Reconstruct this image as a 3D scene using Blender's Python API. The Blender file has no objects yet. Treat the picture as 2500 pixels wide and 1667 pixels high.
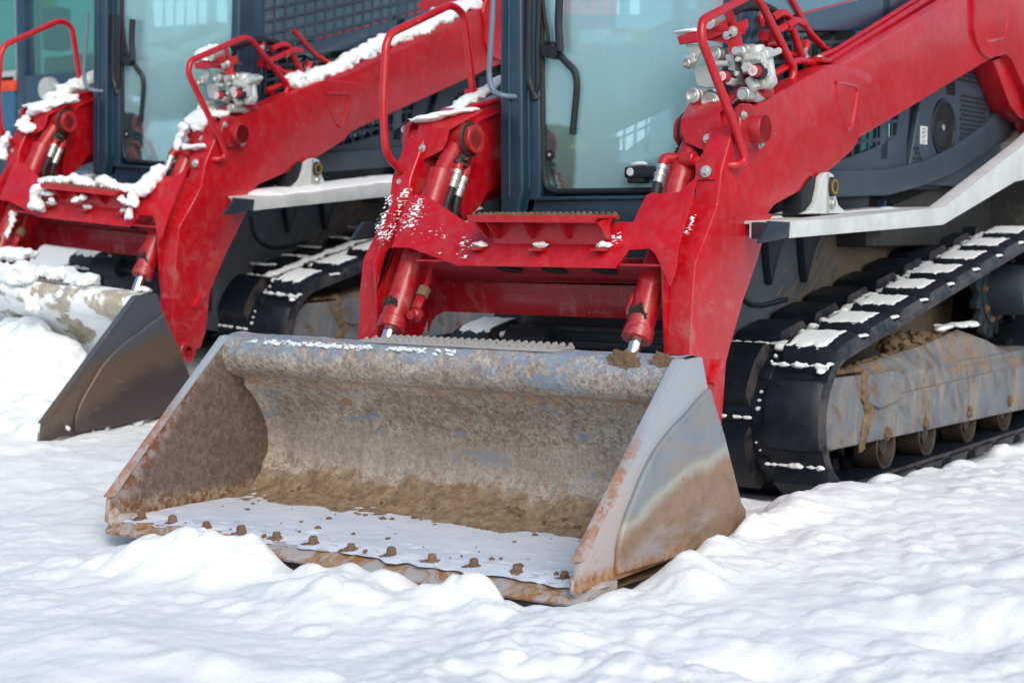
import bpy, bmesh, math, random
from mathutils import Vector, Matrix, noise
R_=math.radians
sc=bpy.context.scene
# ---------------- camera, world, sun, exposure ----------------
CAM=Vector((3.53,-4.0,1.095)); YAW=R_(34.6); PIT=R_(4.0); FPX=4000.0
cam=bpy.data.cameras.new('camera'); co=bpy.data.objects.new('camera',cam)
sc.collection.objects.link(co); sc.camera=co
co.location=CAM; co.rotation_euler=(math.pi/2-PIT,0,YAW)
cam.sensor_width=36; cam.lens=FPX*36/2500; cam.clip_end=2000
cam.dof.use_dof=True; cam.dof.focus_distance=5.75; cam.dof.aperture_fstop=3.0
wd=bpy.data.worlds.new('World'); sc.world=wd; wd.use_nodes=True
wn=wd.node_tree; bg=wn.nodes['Background']
sky=wn.nodes.new('ShaderNodeTexSky'); sky.sky_type='NISHITA'; sky.sun_disc=False
SUN_EL=R_(38); SUN_AZ=R_(128)
sky.sun_elevation=SUN_EL; sky.sun_rotation=SUN_AZ; sky.air_density=1.0; sky.dust_density=3.0; sky.ozone_density=1.0
tint=wn.nodes.new('ShaderNodeMix'); tint.data_type='RGBA'; tint.blend_type='MULTIPLY'; tint.inputs[0].default_value=1; tint.inputs[7].default_value=(.945,1.0,.99,1)
wn.links.new(sky.outputs[0],tint.inputs[6]); wn.links.new(tint.outputs[2],bg.inputs[0]); bg.inputs[1].default_value=0.15
sl=bpy.data.lights.new('sun','SUN'); sl.energy=.62; sl.angle=R_(30); sl.color=(1,.97,.93)
so=bpy.data.objects.new('sun',sl); sc.collection.objects.link(so)
sd=Vector((math.sin(SUN_AZ)*math.cos(SUN_EL),math.cos(SUN_AZ)*math.cos(SUN_EL),math.sin(SUN_EL)))
so.rotation_euler=sd.to_track_quat('Z','Y').to_euler(); so.location=(6,-6,9)
sc.view_settings.view_transform='Standard'; sc.view_settings.look='None'
sc.view_settings.exposure=0.40; sc.view_settings.gamma=1
COL=sc.collection
rnd=random.Random(7)

# ---------------- photo tracing on real planes ----------------
_m=Matrix.Rotation(YAW,3,'Z')@Matrix.Rotation(math.pi/2-PIT,3,'X')
def ray(px,py,M=None):
    d=_m@Vector(((px-1250)/FPX,-(py-833.5)/FPX,-1)); c=CAM.copy()
    if M is not None:
        Mi=M.inverted(); c2=Mi@c; d=(Mi@(c+d))-c2; c=c2
    return c,d
def at(px,py,ax,v,M=None):
    c,d=ray(px,py,M); return c+d*((v-c[ax])/d[ax])
def atp(px,py,n,k,M=None):
    c,d=ray(px,py,M); n=Vector(n); return c+d*((k-c.dot(n))/d.dot(n))
def z1(x,y): return (x*.38265,y*.38265)
def z2(x,y): return (800+x*.38265,y*.38265)
def z3(x,y): return (1600+x*.38265,y*.38265)
def z4(x,y): return (x*.38265,500+y*.38265)
def z5(x,y): return (800+x*.38265,450+y*.38265)
def z6(x,y): return (1600+x*.38265,500+y*.38265)
def zb(x,y): return (600+x*.2551,y*.2551)
def zB(x,y): return (1000+x*.41455,850+y*.41455)
def yz(f,pts,X,M=None):
    o=[]
    for p in pts:
        v=at(*f(*p),0,X,M); o.append((v.y,v.z))
    return o
def xz(f,pts,Y,M=None):
    o=[]
    for p in pts:
        v=at(*f(*p),1,Y,M); o.append((v.x,v.z))
    return o

# ---------------- materials ----------------
class N:
    def __init__(s,name):
        s.m=bpy.data.materials.new(name); s.m.use_nodes=True; s.t=s.m.node_tree; s.b=s.t.nodes['Principled BSDF']
        s.tc=s.t.nodes.new('ShaderNodeTexCoord'); s.geo=s.t.nodes.new('ShaderNodeNewGeometry')
        s.P=s.tc.outputs['Object']
    def n(s,k): return s.t.nodes.new(k)
    def l(s,a,b): s.t.links.new(a,b)
    def put(s,a,i):
        if isinstance(a,(int,float)): i.default_value=a
        elif isinstance(a,tuple): i.default_value=a if len(a)==4 or i.type=='VECTOR' else (*a,1)
        else: s.l(a,i)
    def noise(s,sc_,det=6,rough=.6,dist=0,vec=None,stretch=None):
        x=s.n('ShaderNodeTexNoise'); x.inputs['Scale'].default_value=sc_; x.inputs['Detail'].default_value=det
        x.inputs['Roughness'].default_value=rough; x.inputs['Distortion'].default_value=dist
        v=vec or s.P
        if stretch:
            mp=s.n('ShaderNodeMapping'); mp.inputs['Scale'].default_value=stretch; s.l(v,mp.inputs['Vector'])
            if len(stretch)==3: pass
            v=mp.outputs[0]
        s.l(v,x.inputs['Vector']); return x.outputs['Fac']
    def voro(s,sc_,vec=None,feat='F1'):
        x=s.n('ShaderNodeTexVoronoi'); x.feature=feat; x.inputs['Scale'].default_value=sc_; s.l(vec or s.P,x.inputs['Vector']); return x.outputs['Distance']
    def ramp(s,f,a,b):   # smooth map f from a..b to 0..1
        x=s.n('ShaderNodeMapRange'); x.interpolation_type='SMOOTHSTEP'; s.put(f,x.inputs[0])
        x.inputs[1].default_value=a; x.inputs[2].default_value=b; return x.outputs[0]
    def mix(s,f,a,b):
        x=s.n('ShaderNodeMix'); x.data_type='RGBA'; s.put(f,x.inputs[0]); s.put(a,x.inputs[6]); s.put(b,x.inputs[7]); return x.outputs[2]
    def math(s,op,a,b=0.0,c=None):
        x=s.n('ShaderNodeMath'); x.operation=op; s.put(a,x.inputs[0]); s.put(b,x.inputs[1])
        if c is not None: s.put(c,x.inputs[2])
        return x.outputs[0]
    def xyz(s):
        x=s.n('ShaderNodeSeparateXYZ'); s.l(s.P,x.inputs[0]); return x.outputs
    def nrm(s):
        x=s.n('ShaderNodeSeparateXYZ'); s.l(s.geo.outputs['Normal'],x.inputs[0]); return x.outputs
    def bump(s,h,st=.3,d=.01,prev=None):
        x=s.n('ShaderNodeBump'); x.inputs['Strength'].default_value=st; x.inputs['Distance'].default_value=d; s.put(h,x.inputs['Height'])
        if prev is not None: s.l(prev,x.inputs['Normal'])
        return x.outputs[0]
    def fin(s,col,rough,bump=None,metal=0.0,**kw):
        s.put(col,s.b.inputs['Base Color']); s.put(rough,s.b.inputs['Roughness']); s.put(metal,s.b.inputs['Metallic'])
        if bump is not None: s.l(bump,s.b.inputs['Normal'])
        for k,v in kw.items(): s.b.inputs[k.replace('_',' ')].default_value=v
        return s.m
def srgb(r,g,b): 
    f=lambda c:(c/255/12.92) if c/255<=.04045 else ((c/255+.055)/1.055)**2.4
    return (f(r),f(g),f(b))

def m_red(name='red_paint',dirt=.6,base=(.49,.0005,.009)):
    s=N(name); x,y,z=s.xyz()
    n1=s.noise(3,4); n2=s.noise(40,8,.7); n3=s.noise(9,6,.65,1.0)
    c=s.mix(s.ramp(n1,.35,.7),base,tuple(v*.86 for v in base))
    dust=s.math('MULTIPLY',s.ramp(n3,.50,.78),s.ramp(z,1.25,.6))
    c=s.mix(s.math('MULTIPLY',dust,.5*dirt),c,(.42,.24,.22)); c=s.mix(s.math('MULTIPLY',s.ramp(s.noise(18,8,.75,.4),.40,.75),.16*dirt),c,(.45,.20,.20))
    # grime spots
    sp=s.ramp(s.noise(26,3,.5),.70,.74); c=s.mix(s.math('MULTIPLY',sp,.75*dirt),c,(.10,.06,.045))
    # pale chips and scratches
    sc1=s.ramp(s.noise(9,5,.7,stretch=(9,9,1.2)),.755,.775); c=s.mix(s.math('MULTIPLY',sc1,.5*dirt),c,(.42,.24,.16))
    vs=s.ramp(s.voro(20),.07,.03); c=s.mix(s.math('MULTIPLY',s.math('MULTIPLY',vs,s.ramp(n1,.42,.55)),.9*dirt),c,(.5,.42,.38))
    b=s.bump(s.noise(4,2),.12,.02); b=s.bump(n2,.05,.002,b)
    r=s.math('ADD',.30,s.math('MULTIPLY',s.ramp(n3,.3,.8),.18))
    return s.fin(c,r,b,Coat_Weight=.30,Coat_Roughness=.10,Specular_IOR_Level=.36)
def m_paint(name,col,rough=.4,dirt=.3,dcol=(.2,.15,.11),coat=.15):
    s=N(name); n1=s.noise(5,6); n3=s.noise(14,8,.7,1)
    c=s.mix(s.ramp(n1,.35,.7),col,tuple(v*.82 for v in col))
    c=s.mix(s.math('MULTIPLY',s.ramp(n3,.5,.75),dirt),c,dcol)
    vs=s.ramp(s.voro(45),.05,.02); c=s.mix(s.math('MULTIPLY',vs,.35*dirt),c,(.5,.5,.5))
    b=s.bump(s.noise(5,2),.1,.02); b=s.bump(s.noise(90,3),.04,.002,b)
    return s.fin(c,s.math('ADD',rough,s.math('MULTIPLY',n3,.2)),b,Coat_Weight=coat,Coat_Roughness=.2)
def m_simple(name,col,rough=.5,metal=0,var=.15,bs=80,bst=.1,**k):
    s=N(name); n1=s.noise(12,5); c=s.mix(s.ramp(n1,.3,.7),col,tuple(v*(1-var) for v in col))
    return s.fin(c,s.math('ADD',rough,s.math('MULTIPLY',n1,.12)),s.bump(s.noise(bs,4),bst,.003),metal,**k)
def m_snow(name='snow',col=(.84,.87,.88),bs=1.0):
    s=N(name); n=s.noise(22,8,.6); n2=s.noise(120,4,.6)
    sp=s.ramp(s.noise(16,3,.5),.745,.79)
    c=s.mix(s.ramp(s.noise(1.3,5),.3,.7),col,tuple(v*.965 for v in col)); c=s.mix(s.math('MULTIPLY',sp,.25),c,(.45,.47,.58))
    b=s.bump(s.noise(34,7,.7),.42*bs,.010,None); b=s.bump(n2,.30*bs,.004,b)
    return s.fin(c,.62,b,Specular_IOR_Level=.25,Subsurface_Weight=0.0)
BEI=srgb(192,180,164); BRO=srgb(122,103,90); BLU=srgb(122,140,163); RUS=srgb(156,88,38); TAN=srgb(140,116,92); DKB=srgb(84,70,62); PALE=srgb(190,184,176)
def m_bucket_in():
    s=N('worn_bucket_inside'); x,y,z=s.xyz()
    big=s.noise(2.2,5,.6,.5); med=s.noise(9,8,.72,1.2); fine=s.noise(42,10,.78,.6); fine2=s.noise(85,6,.8)
    c=s.mix(s.ramp(fine,.37,.62),BRO,BEI)
    c=s.mix(s.math('MULTIPLY',s.ramp(fine2,.47,.58),.65),c,srgb(204,200,192))
    c=s.mix(s.math('MULTIPLY',s.ramp(med,.52,.64),.55),c,srgb(146,130,116))
    c=s.mix(s.math('MULTIPLY',s.ramp(med,.60,.68),s.ramp(fine,.42,.52)),c,BRO)
    mac=s.noise(1.7,5,.62,.9); c=s.mix(s.math('MULTIPLY',s.ramp(mac,.42,.66),.60),c,s.mix(s.ramp(fine,.42,.58),srgb(104,88,76),srgb(158,142,122))); dr=s.noise(9,7,.75,.3,stretch=(2.6,1,.32)); c=s.mix(s.math('MULTIPLY',s.ramp(dr,.52,.68),.5),c,srgb(108,92,80)); hs=s.noise(5,7,.75,.5,stretch=(.25,1,3.0)); c=s.mix(s.math('MULTIPLY',s.ramp(hs,.58,.68),.4),c,srgb(186,178,168))
    # remaining blue grey paint: mostly on the roll, in patches elsewhere
    bl=s.noise(4.2,7,.66,.8,stretch=(.7,1,1.3)); top=s.ramp(z,.56,.665)
    c=s.mix(s.math('MULTIPLY',s.ramp(s.noise(2.6,6,.7,1.4,stretch=(1,1,1.6)),.50,.66),.6),c,srgb(120,102,88)); c=s.mix(s.math('MULTIPLY',s.ramp(s.noise(7,8,.75,.4,stretch=(3,1,.5)),.56,.68),.45),c,srgb(196,188,176))
    f=s.math('ADD',s.math('MULTIPLY',s.ramp(bl,.60,.64),.8),s.math('MULTIPLY',top,s.ramp(s.noise(13,8,.7),.62,.45)))
    f=s.math('MINIMUM',f,.85); c=s.mix(s.math('MULTIPLY',f,s.ramp(fine,.66,.5)),c,BLU)
    # pale dried streak zone half way down, rust bloom, tan mud at the foot
    zz=s.math('ADD',z,s.math('MULTIPLY',s.math('SUBTRACT',big,.5),.16))
    band=s.math('MULTIPLY',s.ramp(zz,.36,.27),s.ramp(zz,.12,.2)); c=s.mix(s.math('MULTIPLY',band,.45),c,srgb(160,150,142))
    ru=s.math('MULTIPLY',s.ramp(s.noise(60,5,.7),.56,.62),s.ramp(s.noise(4,4,.6),.47,.6)); c=s.mix(s.math('MULTIPLY',ru,.75),c,RUS)
    cr=s.math('MULTIPLY',s.ramp(s.math('ABSOLUTE',s.math('SUBTRACT',z,.505)),.04,.0),s.ramp(s.noise(10,5),.45,.6)); c=s.mix(s.math('MULTIPLY',cr,.7),c,srgb(178,135,95))
    z2_=s.math('ADD',z,s.math('MULTIPLY',s.math('SUBTRACT',s.noise(4.5,6,.65),.5),.26))
    mud=s.ramp(z2_,.165,.12); mc=s.mix(s.ramp(s.noise(24,8,.75),.4,.6),srgb(118,97,77),srgb(152,128,102)); c=s.mix(mud,c,mc)
    h=s.math('ADD',s.math('MULTIPLY',fine,.6),s.math('MULTIPLY',med,.7)); h=s.math('ADD',h,s.math('MULTIPLY',mud,.8))
    b=s.bump(h,.55,.010); b=s.bump(fine2,.35,.003,b)
    return s.fin(c,s.math('ADD',.62,s.math('MULTIPLY',fine,.3)),b)
def m_bucket_side_in():
    s=N('muddy_side_plate_inside'); x,y,z=s.xyz()
    med=s.noise(7,9,.7,1.0); fine=s.noise(38,9,.75,.5)
    c=s.mix(s.ramp(fine,.35,.68),srgb(80,66,60),srgb(118,102,92)); c=s.mix(s.math('MULTIPLY',s.ramp(med,.45,.7),.6),c,srgb(100,84,76))
    # towards the plate's upper rear corner the pale crust returns
    q=s.math('ADD',s.math('ADD',z,s.math('MULTIPLY',y,.25)),s.math('MULTIPLY',s.math('SUBTRACT',med,.5),.35))
    c=s.mix(s.math('MULTIPLY',s.ramp(q,.72,.80),s.ramp(fine,.38,.55)),c,BEI)
    q2=s.math('ADD',s.math('SUBTRACT',y,s.math('MULTIPLY',z,.9)),s.math('MULTIPLY',s.math('SUBTRACT',s.noise(9,6,.7),.5),.22))
    edge=s.ramp(q2,.03,-.03); rc=s.mix(s.ramp(s.noise(20,6,.7),.4,.6),srgb(120,66,30),srgb(150,140,138)); c=s.mix(s.math('MULTIPLY',edge,.85),c,rc)
    low=s.ramp(s.math('ADD',z,s.math('MULTIPLY',s.math('SUBTRACT',s.noise(12,6,.7),.5),.15)),.12,.05); c=s.mix(s.math('MULTIPLY',low,.7),c,s.mix(s.ramp(fine,.45,.55),srgb(130,74,34),srgb(165,150,130)))
    pb=s.ramp(s.noise(8,4,.6),.70,.73); c=s.mix(pb,c,BLU)
    b=s.bump(s.math('ADD',med,fine),.6,.010)
    return s.fin(c,.8,b)
def m_bucket_out():
    s=N('blue_grey_bucket_side'); x,y,z=s.xyz()
    w=s.noise(3.2,6,.6,.6); fine=s.noise(45,8,.75); med=s.noise(11,7,.7,.8)
    base=s.mix(s.ramp(w,.35,.65),srgb(108,119,134),srgb(126,133,141)); base=s.mix(s.math('MULTIPLY',s.ramp(s.noise(5,7,.7,1.2,stretch=(1,.7,2.2)),.42,.62),.65),base,srgb(138,126,114))
    # worn line sweeping from the rear top down to the front foot
    q=s.math('SUBTRACT',s.math('ADD',z,s.math('MULTIPLY',s.math('SUBTRACT',w,.5),.16)),s.math('MULTIPLY',s.math('POWER',s.math('MAXIMUM',y,.0),.42),.385))
    c=s.mix(s.math('MULTIPLY',s.ramp(q,.03,.0),.5),base,srgb(176,174,160)); c=s.mix(s.ramp(q,.005,-.05),c,s.mix(s.ramp(med,.35,.7),srgb(140,114,95),srgb(122,98,82)))
    gy=s.ramp(s.noise(3,5,.6,stretch=(1,.6,2.5)),.46,.62); c=s.mix(s.math('MULTIPLY',s.math('MULTIPLY',gy,s.ramp(q,-.07,-.13)),.85),c,srgb(152,144,146)); sc9=s.ramp(s.noise(6,7,.75,.6,stretch=(1,1.2,18)),.62,.72); c=s.mix(s.math('MULTIPLY',sc9,.4),c,srgb(178,166,150))
    z3_=s.math('ADD',z,s.math('MULTIPLY',s.math('SUBTRACT',s.noise(14,7,.75),.5),.16))
    c=s.mix(s.ramp(z3_,.10,.06),c,s.mix(s.ramp(fine,.4,.6),srgb(150,98,52),srgb(160,140,118)))
    c=s.mix(s.math('MULTIPLY',s.ramp(s.noise(18,3,.6),.71,.74),.8),c,RUS)
    scr=s.ramp(s.noise(7,4,.7,stretch=(1,1.5,14)),.73,.76); c=s.mix(s.math('MULTIPLY',scr,.4),c,(.5,.45,.38))
    b=s.bump(fine,.18,.004); b=s.bump(med,.2,.008,b)
    return s.fin(c,s.math('ADD',.42,s.math('MULTIPLY',med,.3)),b,Metallic=0)
def m_edge():
    s=N('rusty_worn_steel_edge'); x,y,z=s.xyz()
    fine=s.noise(30,8,.75,.5); med=s.noise(8,7,.7,1)
    c=s.mix(s.ramp(fine,.4,.6),srgb(150,95,50),srgb(165,140,112)); c=s.mix(s.ramp(med,.46,.56),c,srgb(168,162,162))
    up=s.math('ADD',z,s.math('MULTIPLY',s.math('SUBTRACT',med,.5),.5))
    c=s.mix(s.math('MULTIPLY',s.ramp(up,.34,.5),.85),c,srgb(158,158,160)); c=s.mix(s.math('MULTIPLY',s.ramp(s.noise(13,6,.75),.58,.64),.8),c,srgb(142,82,46))
    return s.fin(c,.6,s.bump(s.math('ADD',fine,med),.4,.006))
def m_mudsteel(name='muddy_grey_steel',lo=.25,col=(112,118,126)):
    s=N(name); x,y,z=s.xyz(); fine=s.noise(40,8,.75); med=s.noise(6,8,.68,1)
    c=s.mix(s.ramp(med,.35,.65),srgb(*col),srgb(*[v*.86 for v in col]))
    st=s.ramp(s.noise(9,6,.7,stretch=(1,1,.18)),.52,.62); c=s.mix(s.math('MULTIPLY',st,.55),c,srgb(158,142,124))
    c=s.mix(s.math('MULTIPLY',s.ramp(s.noise(3.2,6,.7,.8),.46,.64),.65),c,srgb(138,122,104)); c=s.mix(s.math('MULTIPLY',s.ramp(med,.52,.64),s.ramp(fine,.35,.55)),c,srgb(108,86,68))
    sc1=s.ramp(s.noise(7,6,.7,2.2,stretch=(1,.8,5)),.70,.73); c=s.mix(s.math('MULTIPLY',sc1,.7),c,srgb(200,185,160))
    nx=s.nrm(); c=s.mix(s.math('MULTIPLY',s.ramp(nx[2],.25,.7),s.ramp(s.noise(4,7,.75,.5),.47,.60)),c,s.mix(s.ramp(fine,.4,.6),srgb(116,92,70),srgb(150,126,100)))
    return s.fin(c,.6,s.bump(s.math('ADD',fine,med),.3,.006))
def m_splat():
    s=N('hull_side_with_mud_spray'); x,y,z=s.xyz()
    base=s.mix(s.ramp(s.noise(4,5),.35,.7),srgb(98,106,114),srgb(82,90,99))
    # spray thrown up by the track: diagonal streaks thickening towards the rear
    vr=s.n('ShaderNodeVectorRotate'); vr.rotation_type='X_AXIS'; vr.inputs['Angle'].default_value=R_(-38); s.l(s.P,vr.inputs['Vector'])
    st=s.noise(16,6,.75,.3,vec=vr.outputs[0],stretch=(1,.35,2.6))
    dens=s.ramp(s.math('SUBTRACT',y,s.math('MULTIPLY',z,.9)),1.35,2.5)
    th=s.math('SUBTRACT',.74,s.math('MULTIPLY',dens,.36)); m=s.ramp(s.math('SUBTRACT',st,th),0,.04)
    c=s.mix(m,base,s.mix(s.noise(8,5),srgb(150,134,116),srgb(108,92,78)))
    return s.fin(c,.6,s.bump(m,.3,.004))
def m_rubber():
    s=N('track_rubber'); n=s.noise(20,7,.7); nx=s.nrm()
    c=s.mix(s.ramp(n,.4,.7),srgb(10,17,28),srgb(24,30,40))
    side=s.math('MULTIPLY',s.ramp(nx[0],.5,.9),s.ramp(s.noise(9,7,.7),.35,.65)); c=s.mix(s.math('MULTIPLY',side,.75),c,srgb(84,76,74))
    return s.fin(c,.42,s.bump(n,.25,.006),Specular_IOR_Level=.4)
def m_glass(name,tint,hazec,dust,refl=.10,dark_corner=False):
    s=N(name); t=s.t
    tr=s.n('ShaderNodeBsdfTransparent'); tr.inputs[0].default_value=(*tint,1)
    gl=s.n('ShaderNodeBsdfGlossy'); gl.inputs['Roughness'].default_value=.03; gl.inputs[0].default_value=(.75,.95,.97,1)
    df=s.n('ShaderNodeBsdfDiffuse'); df.inputs[0].default_value=(*hazec,1)  # diffuse film: some dust, plus sky brightness painted into the pane
    lw=s.n('ShaderNodeLayerWeight'); lw.inputs[0].default_value=.35
    f=s.math('ADD',refl,s.math('MULTIPLY',lw.outputs['Fresnel'],.35))
    m1=s.n('ShaderNodeMixShader'); s.l(f,m1.inputs[0]); s.l(tr.outputs[0],m1.inputs[1]); s.l(gl.outputs[0],m1.inputs[2])
    m2=s.n('ShaderNodeMixShader'); fd=s.math('ADD',dust*.85,s.math('MULTIPLY',s.ramp(s.noise(2.2,7,.62,.2,stretch=(1,1,.35)),.3,.75),dust*.25))
    if dark_corner:   # film thinned in a lower corner, painting in a darker reflection
        x,y,z=s.xyz(); w=s.math('MULTIPLY',s.math('SUBTRACT',s.noise(8,5,.6),.5),.05)
        k=s.math('MULTIPLY',s.ramp(s.math('ADD',x,w),-.155,-.185),s.ramp(s.math('ADD',s.math('ADD',z,w),s.math('MULTIPLY',x,.12)),1.50,1.475)); fd=s.math('MULTIPLY',fd,s.math('SUBTRACT',1.0,s.math('MULTIPLY',k,.88)))
    fd=s.math('MULTIPLY',fd,s.math('SUBTRACT',1.0,s.geo.outputs['Backfacing'])); s.l(fd,m2.inputs[0]); s.l(m1.outputs[0],m2.inputs[1]); s.l(df.outputs[0],m2.inputs[2])
    out=[n for n in t.nodes if n.type=='OUTPUT_MATERIAL'][0]; s.l(m2.outputs[0],out.inputs[0]); return s.m
def m_shaded_snow():
    s=N('shaded_bucket_snow'); x,y,z=s.xyz(); n=s.noise(6,7,.7,.6,stretch=(.6,1.6,1)); f=s.noise(40,7,.75)
    c=s.mix(s.ramp(n,.35,.65),(.62,.68,.80),(.74,.77,.84));  # bluish base: the bucket's shade is put into the snow colour
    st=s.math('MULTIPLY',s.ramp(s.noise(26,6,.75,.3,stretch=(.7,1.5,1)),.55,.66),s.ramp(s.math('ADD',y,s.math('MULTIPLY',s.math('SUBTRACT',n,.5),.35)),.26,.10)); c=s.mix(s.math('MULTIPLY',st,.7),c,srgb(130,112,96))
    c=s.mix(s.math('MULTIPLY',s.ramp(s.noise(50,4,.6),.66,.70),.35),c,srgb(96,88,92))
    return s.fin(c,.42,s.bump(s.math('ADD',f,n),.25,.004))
def m_band():
    s=N('worn_front_band'); x,y,z=s.xyz(); fine=s.noise(40,8,.75,.5); med=s.noise(7,7,.7,1)
    up=s.math('ADD',z,s.math('MULTIPLY',s.math('SUBTRACT',med,.5),.35))
    c=s.mix(s.ramp(up,.25,.42),srgb(168,158,158),srgb(152,160,170)); c=s.mix(s.math('MULTIPLY',s.ramp(med,.5,.65),.5),c,srgb(172,156,142))
    ed=s.math('SUBTRACT',y,s.math('MULTIPLY',z,1.087)); ed=s.math('ADD',ed,.13)
    rr=s.math('MULTIPLY',s.ramp(s.math('ADD',ed,s.math('MULTIPLY',s.math('SUBTRACT',s.noise(11,7,.8),.5),.22)),.012,-.02),s.ramp(up,.52,.34)); c=s.mix(s.math('MULTIPLY',rr,.75),c,s.mix(s.ramp(fine,.4,.6),srgb(140,78,42),srgb(170,112,70)))
    c=s.mix(s.math('MULTIPLY',s.math('MULTIPLY',s.ramp(s.noise(14,6,.75),.60,.64),s.ramp(up,.45,.3)),.8),c,srgb(150,84,44))
    lo=s.ramp(s.math('ADD',z,s.math('MULTIPLY',s.math('SUBTRACT',s.noise(12,6,.7),.5),.12)),.09,.05); c=s.mix(lo,c,s.mix(s.ramp(fine,.42,.58),srgb(146,92,50),srgb(164,134,104)))
    return s.fin(c,.58,s.bump(s.math('ADD',fine,med),.3,.005))
M=dict(band=None,
 red=m_red(dirt=.9), redcyl=m_red('red_cylinder_paint',1.35,(.40,.006,.014)),
 cab=m_paint('slate_cab_paint',(.016,.046,.082),.22,.10,(.12,.15,.18),.4), cab2=m_paint('slate_panel_paint',(.038,.055,.080),.42,.10,(.16,.15,.14),.1),
 dark=m_simple('black_rubber_trim',(.008,.011,.016),.45), hull=m_paint('dark_hull_paint',(.014,.025,.038),.5,.4,(.08,.06,.045)),
 white=m_paint('white_fender_paint',(.60,.62,.62),.45,.16,(.36,.29,.22),.1), zinc=m_simple('zinc_plated_steel',(.62,.63,.60),.34,.72,.2),
 alu=m_simple('cast_aluminium',(.60,.61,.59),.45,.35,.15,60,.3), chrome=m_simple('chrome_rod',(.82,.84,.86),.08,1.0,.05),
 hose=m_simple('black_hose',(.012,.014,.018),.5,0,.2,200,.2), rubber=m_rubber(), steel=m_mudsteel(), splat=m_splat(),
 bin_=m_bucket_in(), bsi=m_bucket_side_in(), bout=m_bucket_out(), edge=m_edge(),
 mud=m_simple('dried_mud',srgb(128,104,80),.9,0,.45,30,1.0), snow=m_snow(), ground=m_snow('ground_snow',(.875,.885,.89),1.3), bsnow=m_shaded_snow(),
 dirty=m_simple('oily_grime',(.03,.022,.018),.6), rust=m_simple('rusty_bolt',srgb(128,100,76),.8,0,.4,50,.8),
 roller=m_simple('worn_roller_steel',srgb(72,62,56),.5,.3,.4,30,.5),
 glass=m_glass('cab_glass',(.84,.97,.99),(.50,.84,.95),.36,.17,True), rearglass=m_glass('tinted_rear_screen',(.62,.72,.75),(.36,.54,.58),.02,.16), glass2=m_glass('side_glass',(.25,.55,.50),(.2,.38,.37),.12,.12),
 sideglass=m_glass('blue_side_glass',(.22,.40,.50),(.18,.33,.44),.35,.3), lining=m_simple('teal_grey_lining',(.42,.55,.58),.8), dirtyhull=m_paint('muddy_dark_hull',(.030,.032,.032),.7,.9,(.11,.085,.06),0), seat=m_simple('black_vinyl',(.010,.016,.020),.5), black=m_simple('black_void',(.003,.003,.004),.8), orange=m_simple('orange_paint',(.7,.06,.02),.4),
 blue=m_simple('blue_paint',(.03,.12,.22),.4), yellow=m_simple('yellow_paint',(.62,.38,.03),.5), wsticker=m_simple('white_sticker',(.75,.77,.74),.5), rsticker=m_simple('red_sticker',(.65,.08,.1),.5),
 redcap=m_simple('red_plastic_cap',(.45,.02,.04),.4), lamp=m_simple('lamp_glass',(.55,.56,.55),.15,.4), brass=m_simple('brass_ring',(.5,.33,.08),.35,.8),
)
def darkm():  # M2 bucket side: dark heat-brown plate
    s=N('bronzed_bucket_side'); x,y,z=s.xyz(); w=s.noise(3,6,.6,.5); fine=s.noise(35,7,.7)
    q=s.math('SUBTRACT',s.math('ADD',z,s.math('MULTIPLY',s.math('SUBTRACT',w,.5),.2)),s.math('MULTIPLY',y,.28))
    c=s.mix(s.ramp(q,.02,.16),srgb(72,60,62),srgb(104,88,74)); c=s.mix(s.math('MULTIPLY',s.ramp(q,.20,.34),.8),c,srgb(82,92,106)); c=s.mix(s.math('MULTIPLY',s.ramp(w,.5,.7),.4),c,srgb(92,88,92)); c=s.mix(s.math('MULTIPLY',s.ramp(s.noise(8,6,.7,1.5,stretch=(1,1,3)),.6,.72),.5),c,srgb(140,132,118))
    return s.fin(c,.38,s.bump(fine,.15,.004),.25)
def palem():
    s=N('pale_dusty_bucket_inside'); fine=s.noise(30,8,.75); med=s.noise(6,7,.7,1)
    c=s.mix(s.ramp(fine,.4,.6),srgb(160,148,128),srgb(188,180,164)); c=s.mix(s.ramp(med,.5,.62),c,srgb(150,152,150))
    c=s.mix(s.ramp(s.noise(4,6,.65),.52,.56),(.84,.86,.9),c)
    return s.fin(c,.7,s.bump(fine,.3,.006))
M['band']=m_band(); M['bronze']=darkm(); M['pale']=palem()

# ---------------- mesh helpers ----------------
def obj(name,bm,mat,parent=None,ang=35,smooth=True):
    bmesh.ops.recalc_face_normals(bm,faces=bm.faces[:])
    me=bpy.data.meshes.new(name); bm.to_mesh(me); bm.free()
    for m in (mat if isinstance(mat,(list,tuple)) else [mat]): me.materials.append(M[m] if isinstance(m,str) else m)
    if smooth:
        for p in me.polygons: p.use_smooth=True
        me.set_sharp_from_angle(angle=R_(ang))
    o=bpy.data.objects.new(name,me); COL.objects.link(o)
    if parent: o.parent=parent
    return o
def tag(o,label=None,cat=None,group=None,kind=None):
    for k,v in (('label',label),('category',cat),('group',group),('kind',kind)):
        if v: o[k]=v
    return o
def NB(): return bmesh.new()
def bev(bm,fs,w,seg=2):
    if w<=0: return
    es=set()
    for f in fs:
        for e in f.edges:
            if len(e.link_faces)==2 and e.calc_face_angle(0)>R_(25): es.add(e)
    bmesh.ops.bevel(bm,geom=list(es),offset=w,segments=seg,profile=.6,affect='EDGES',clamp_overlap=True)
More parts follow.
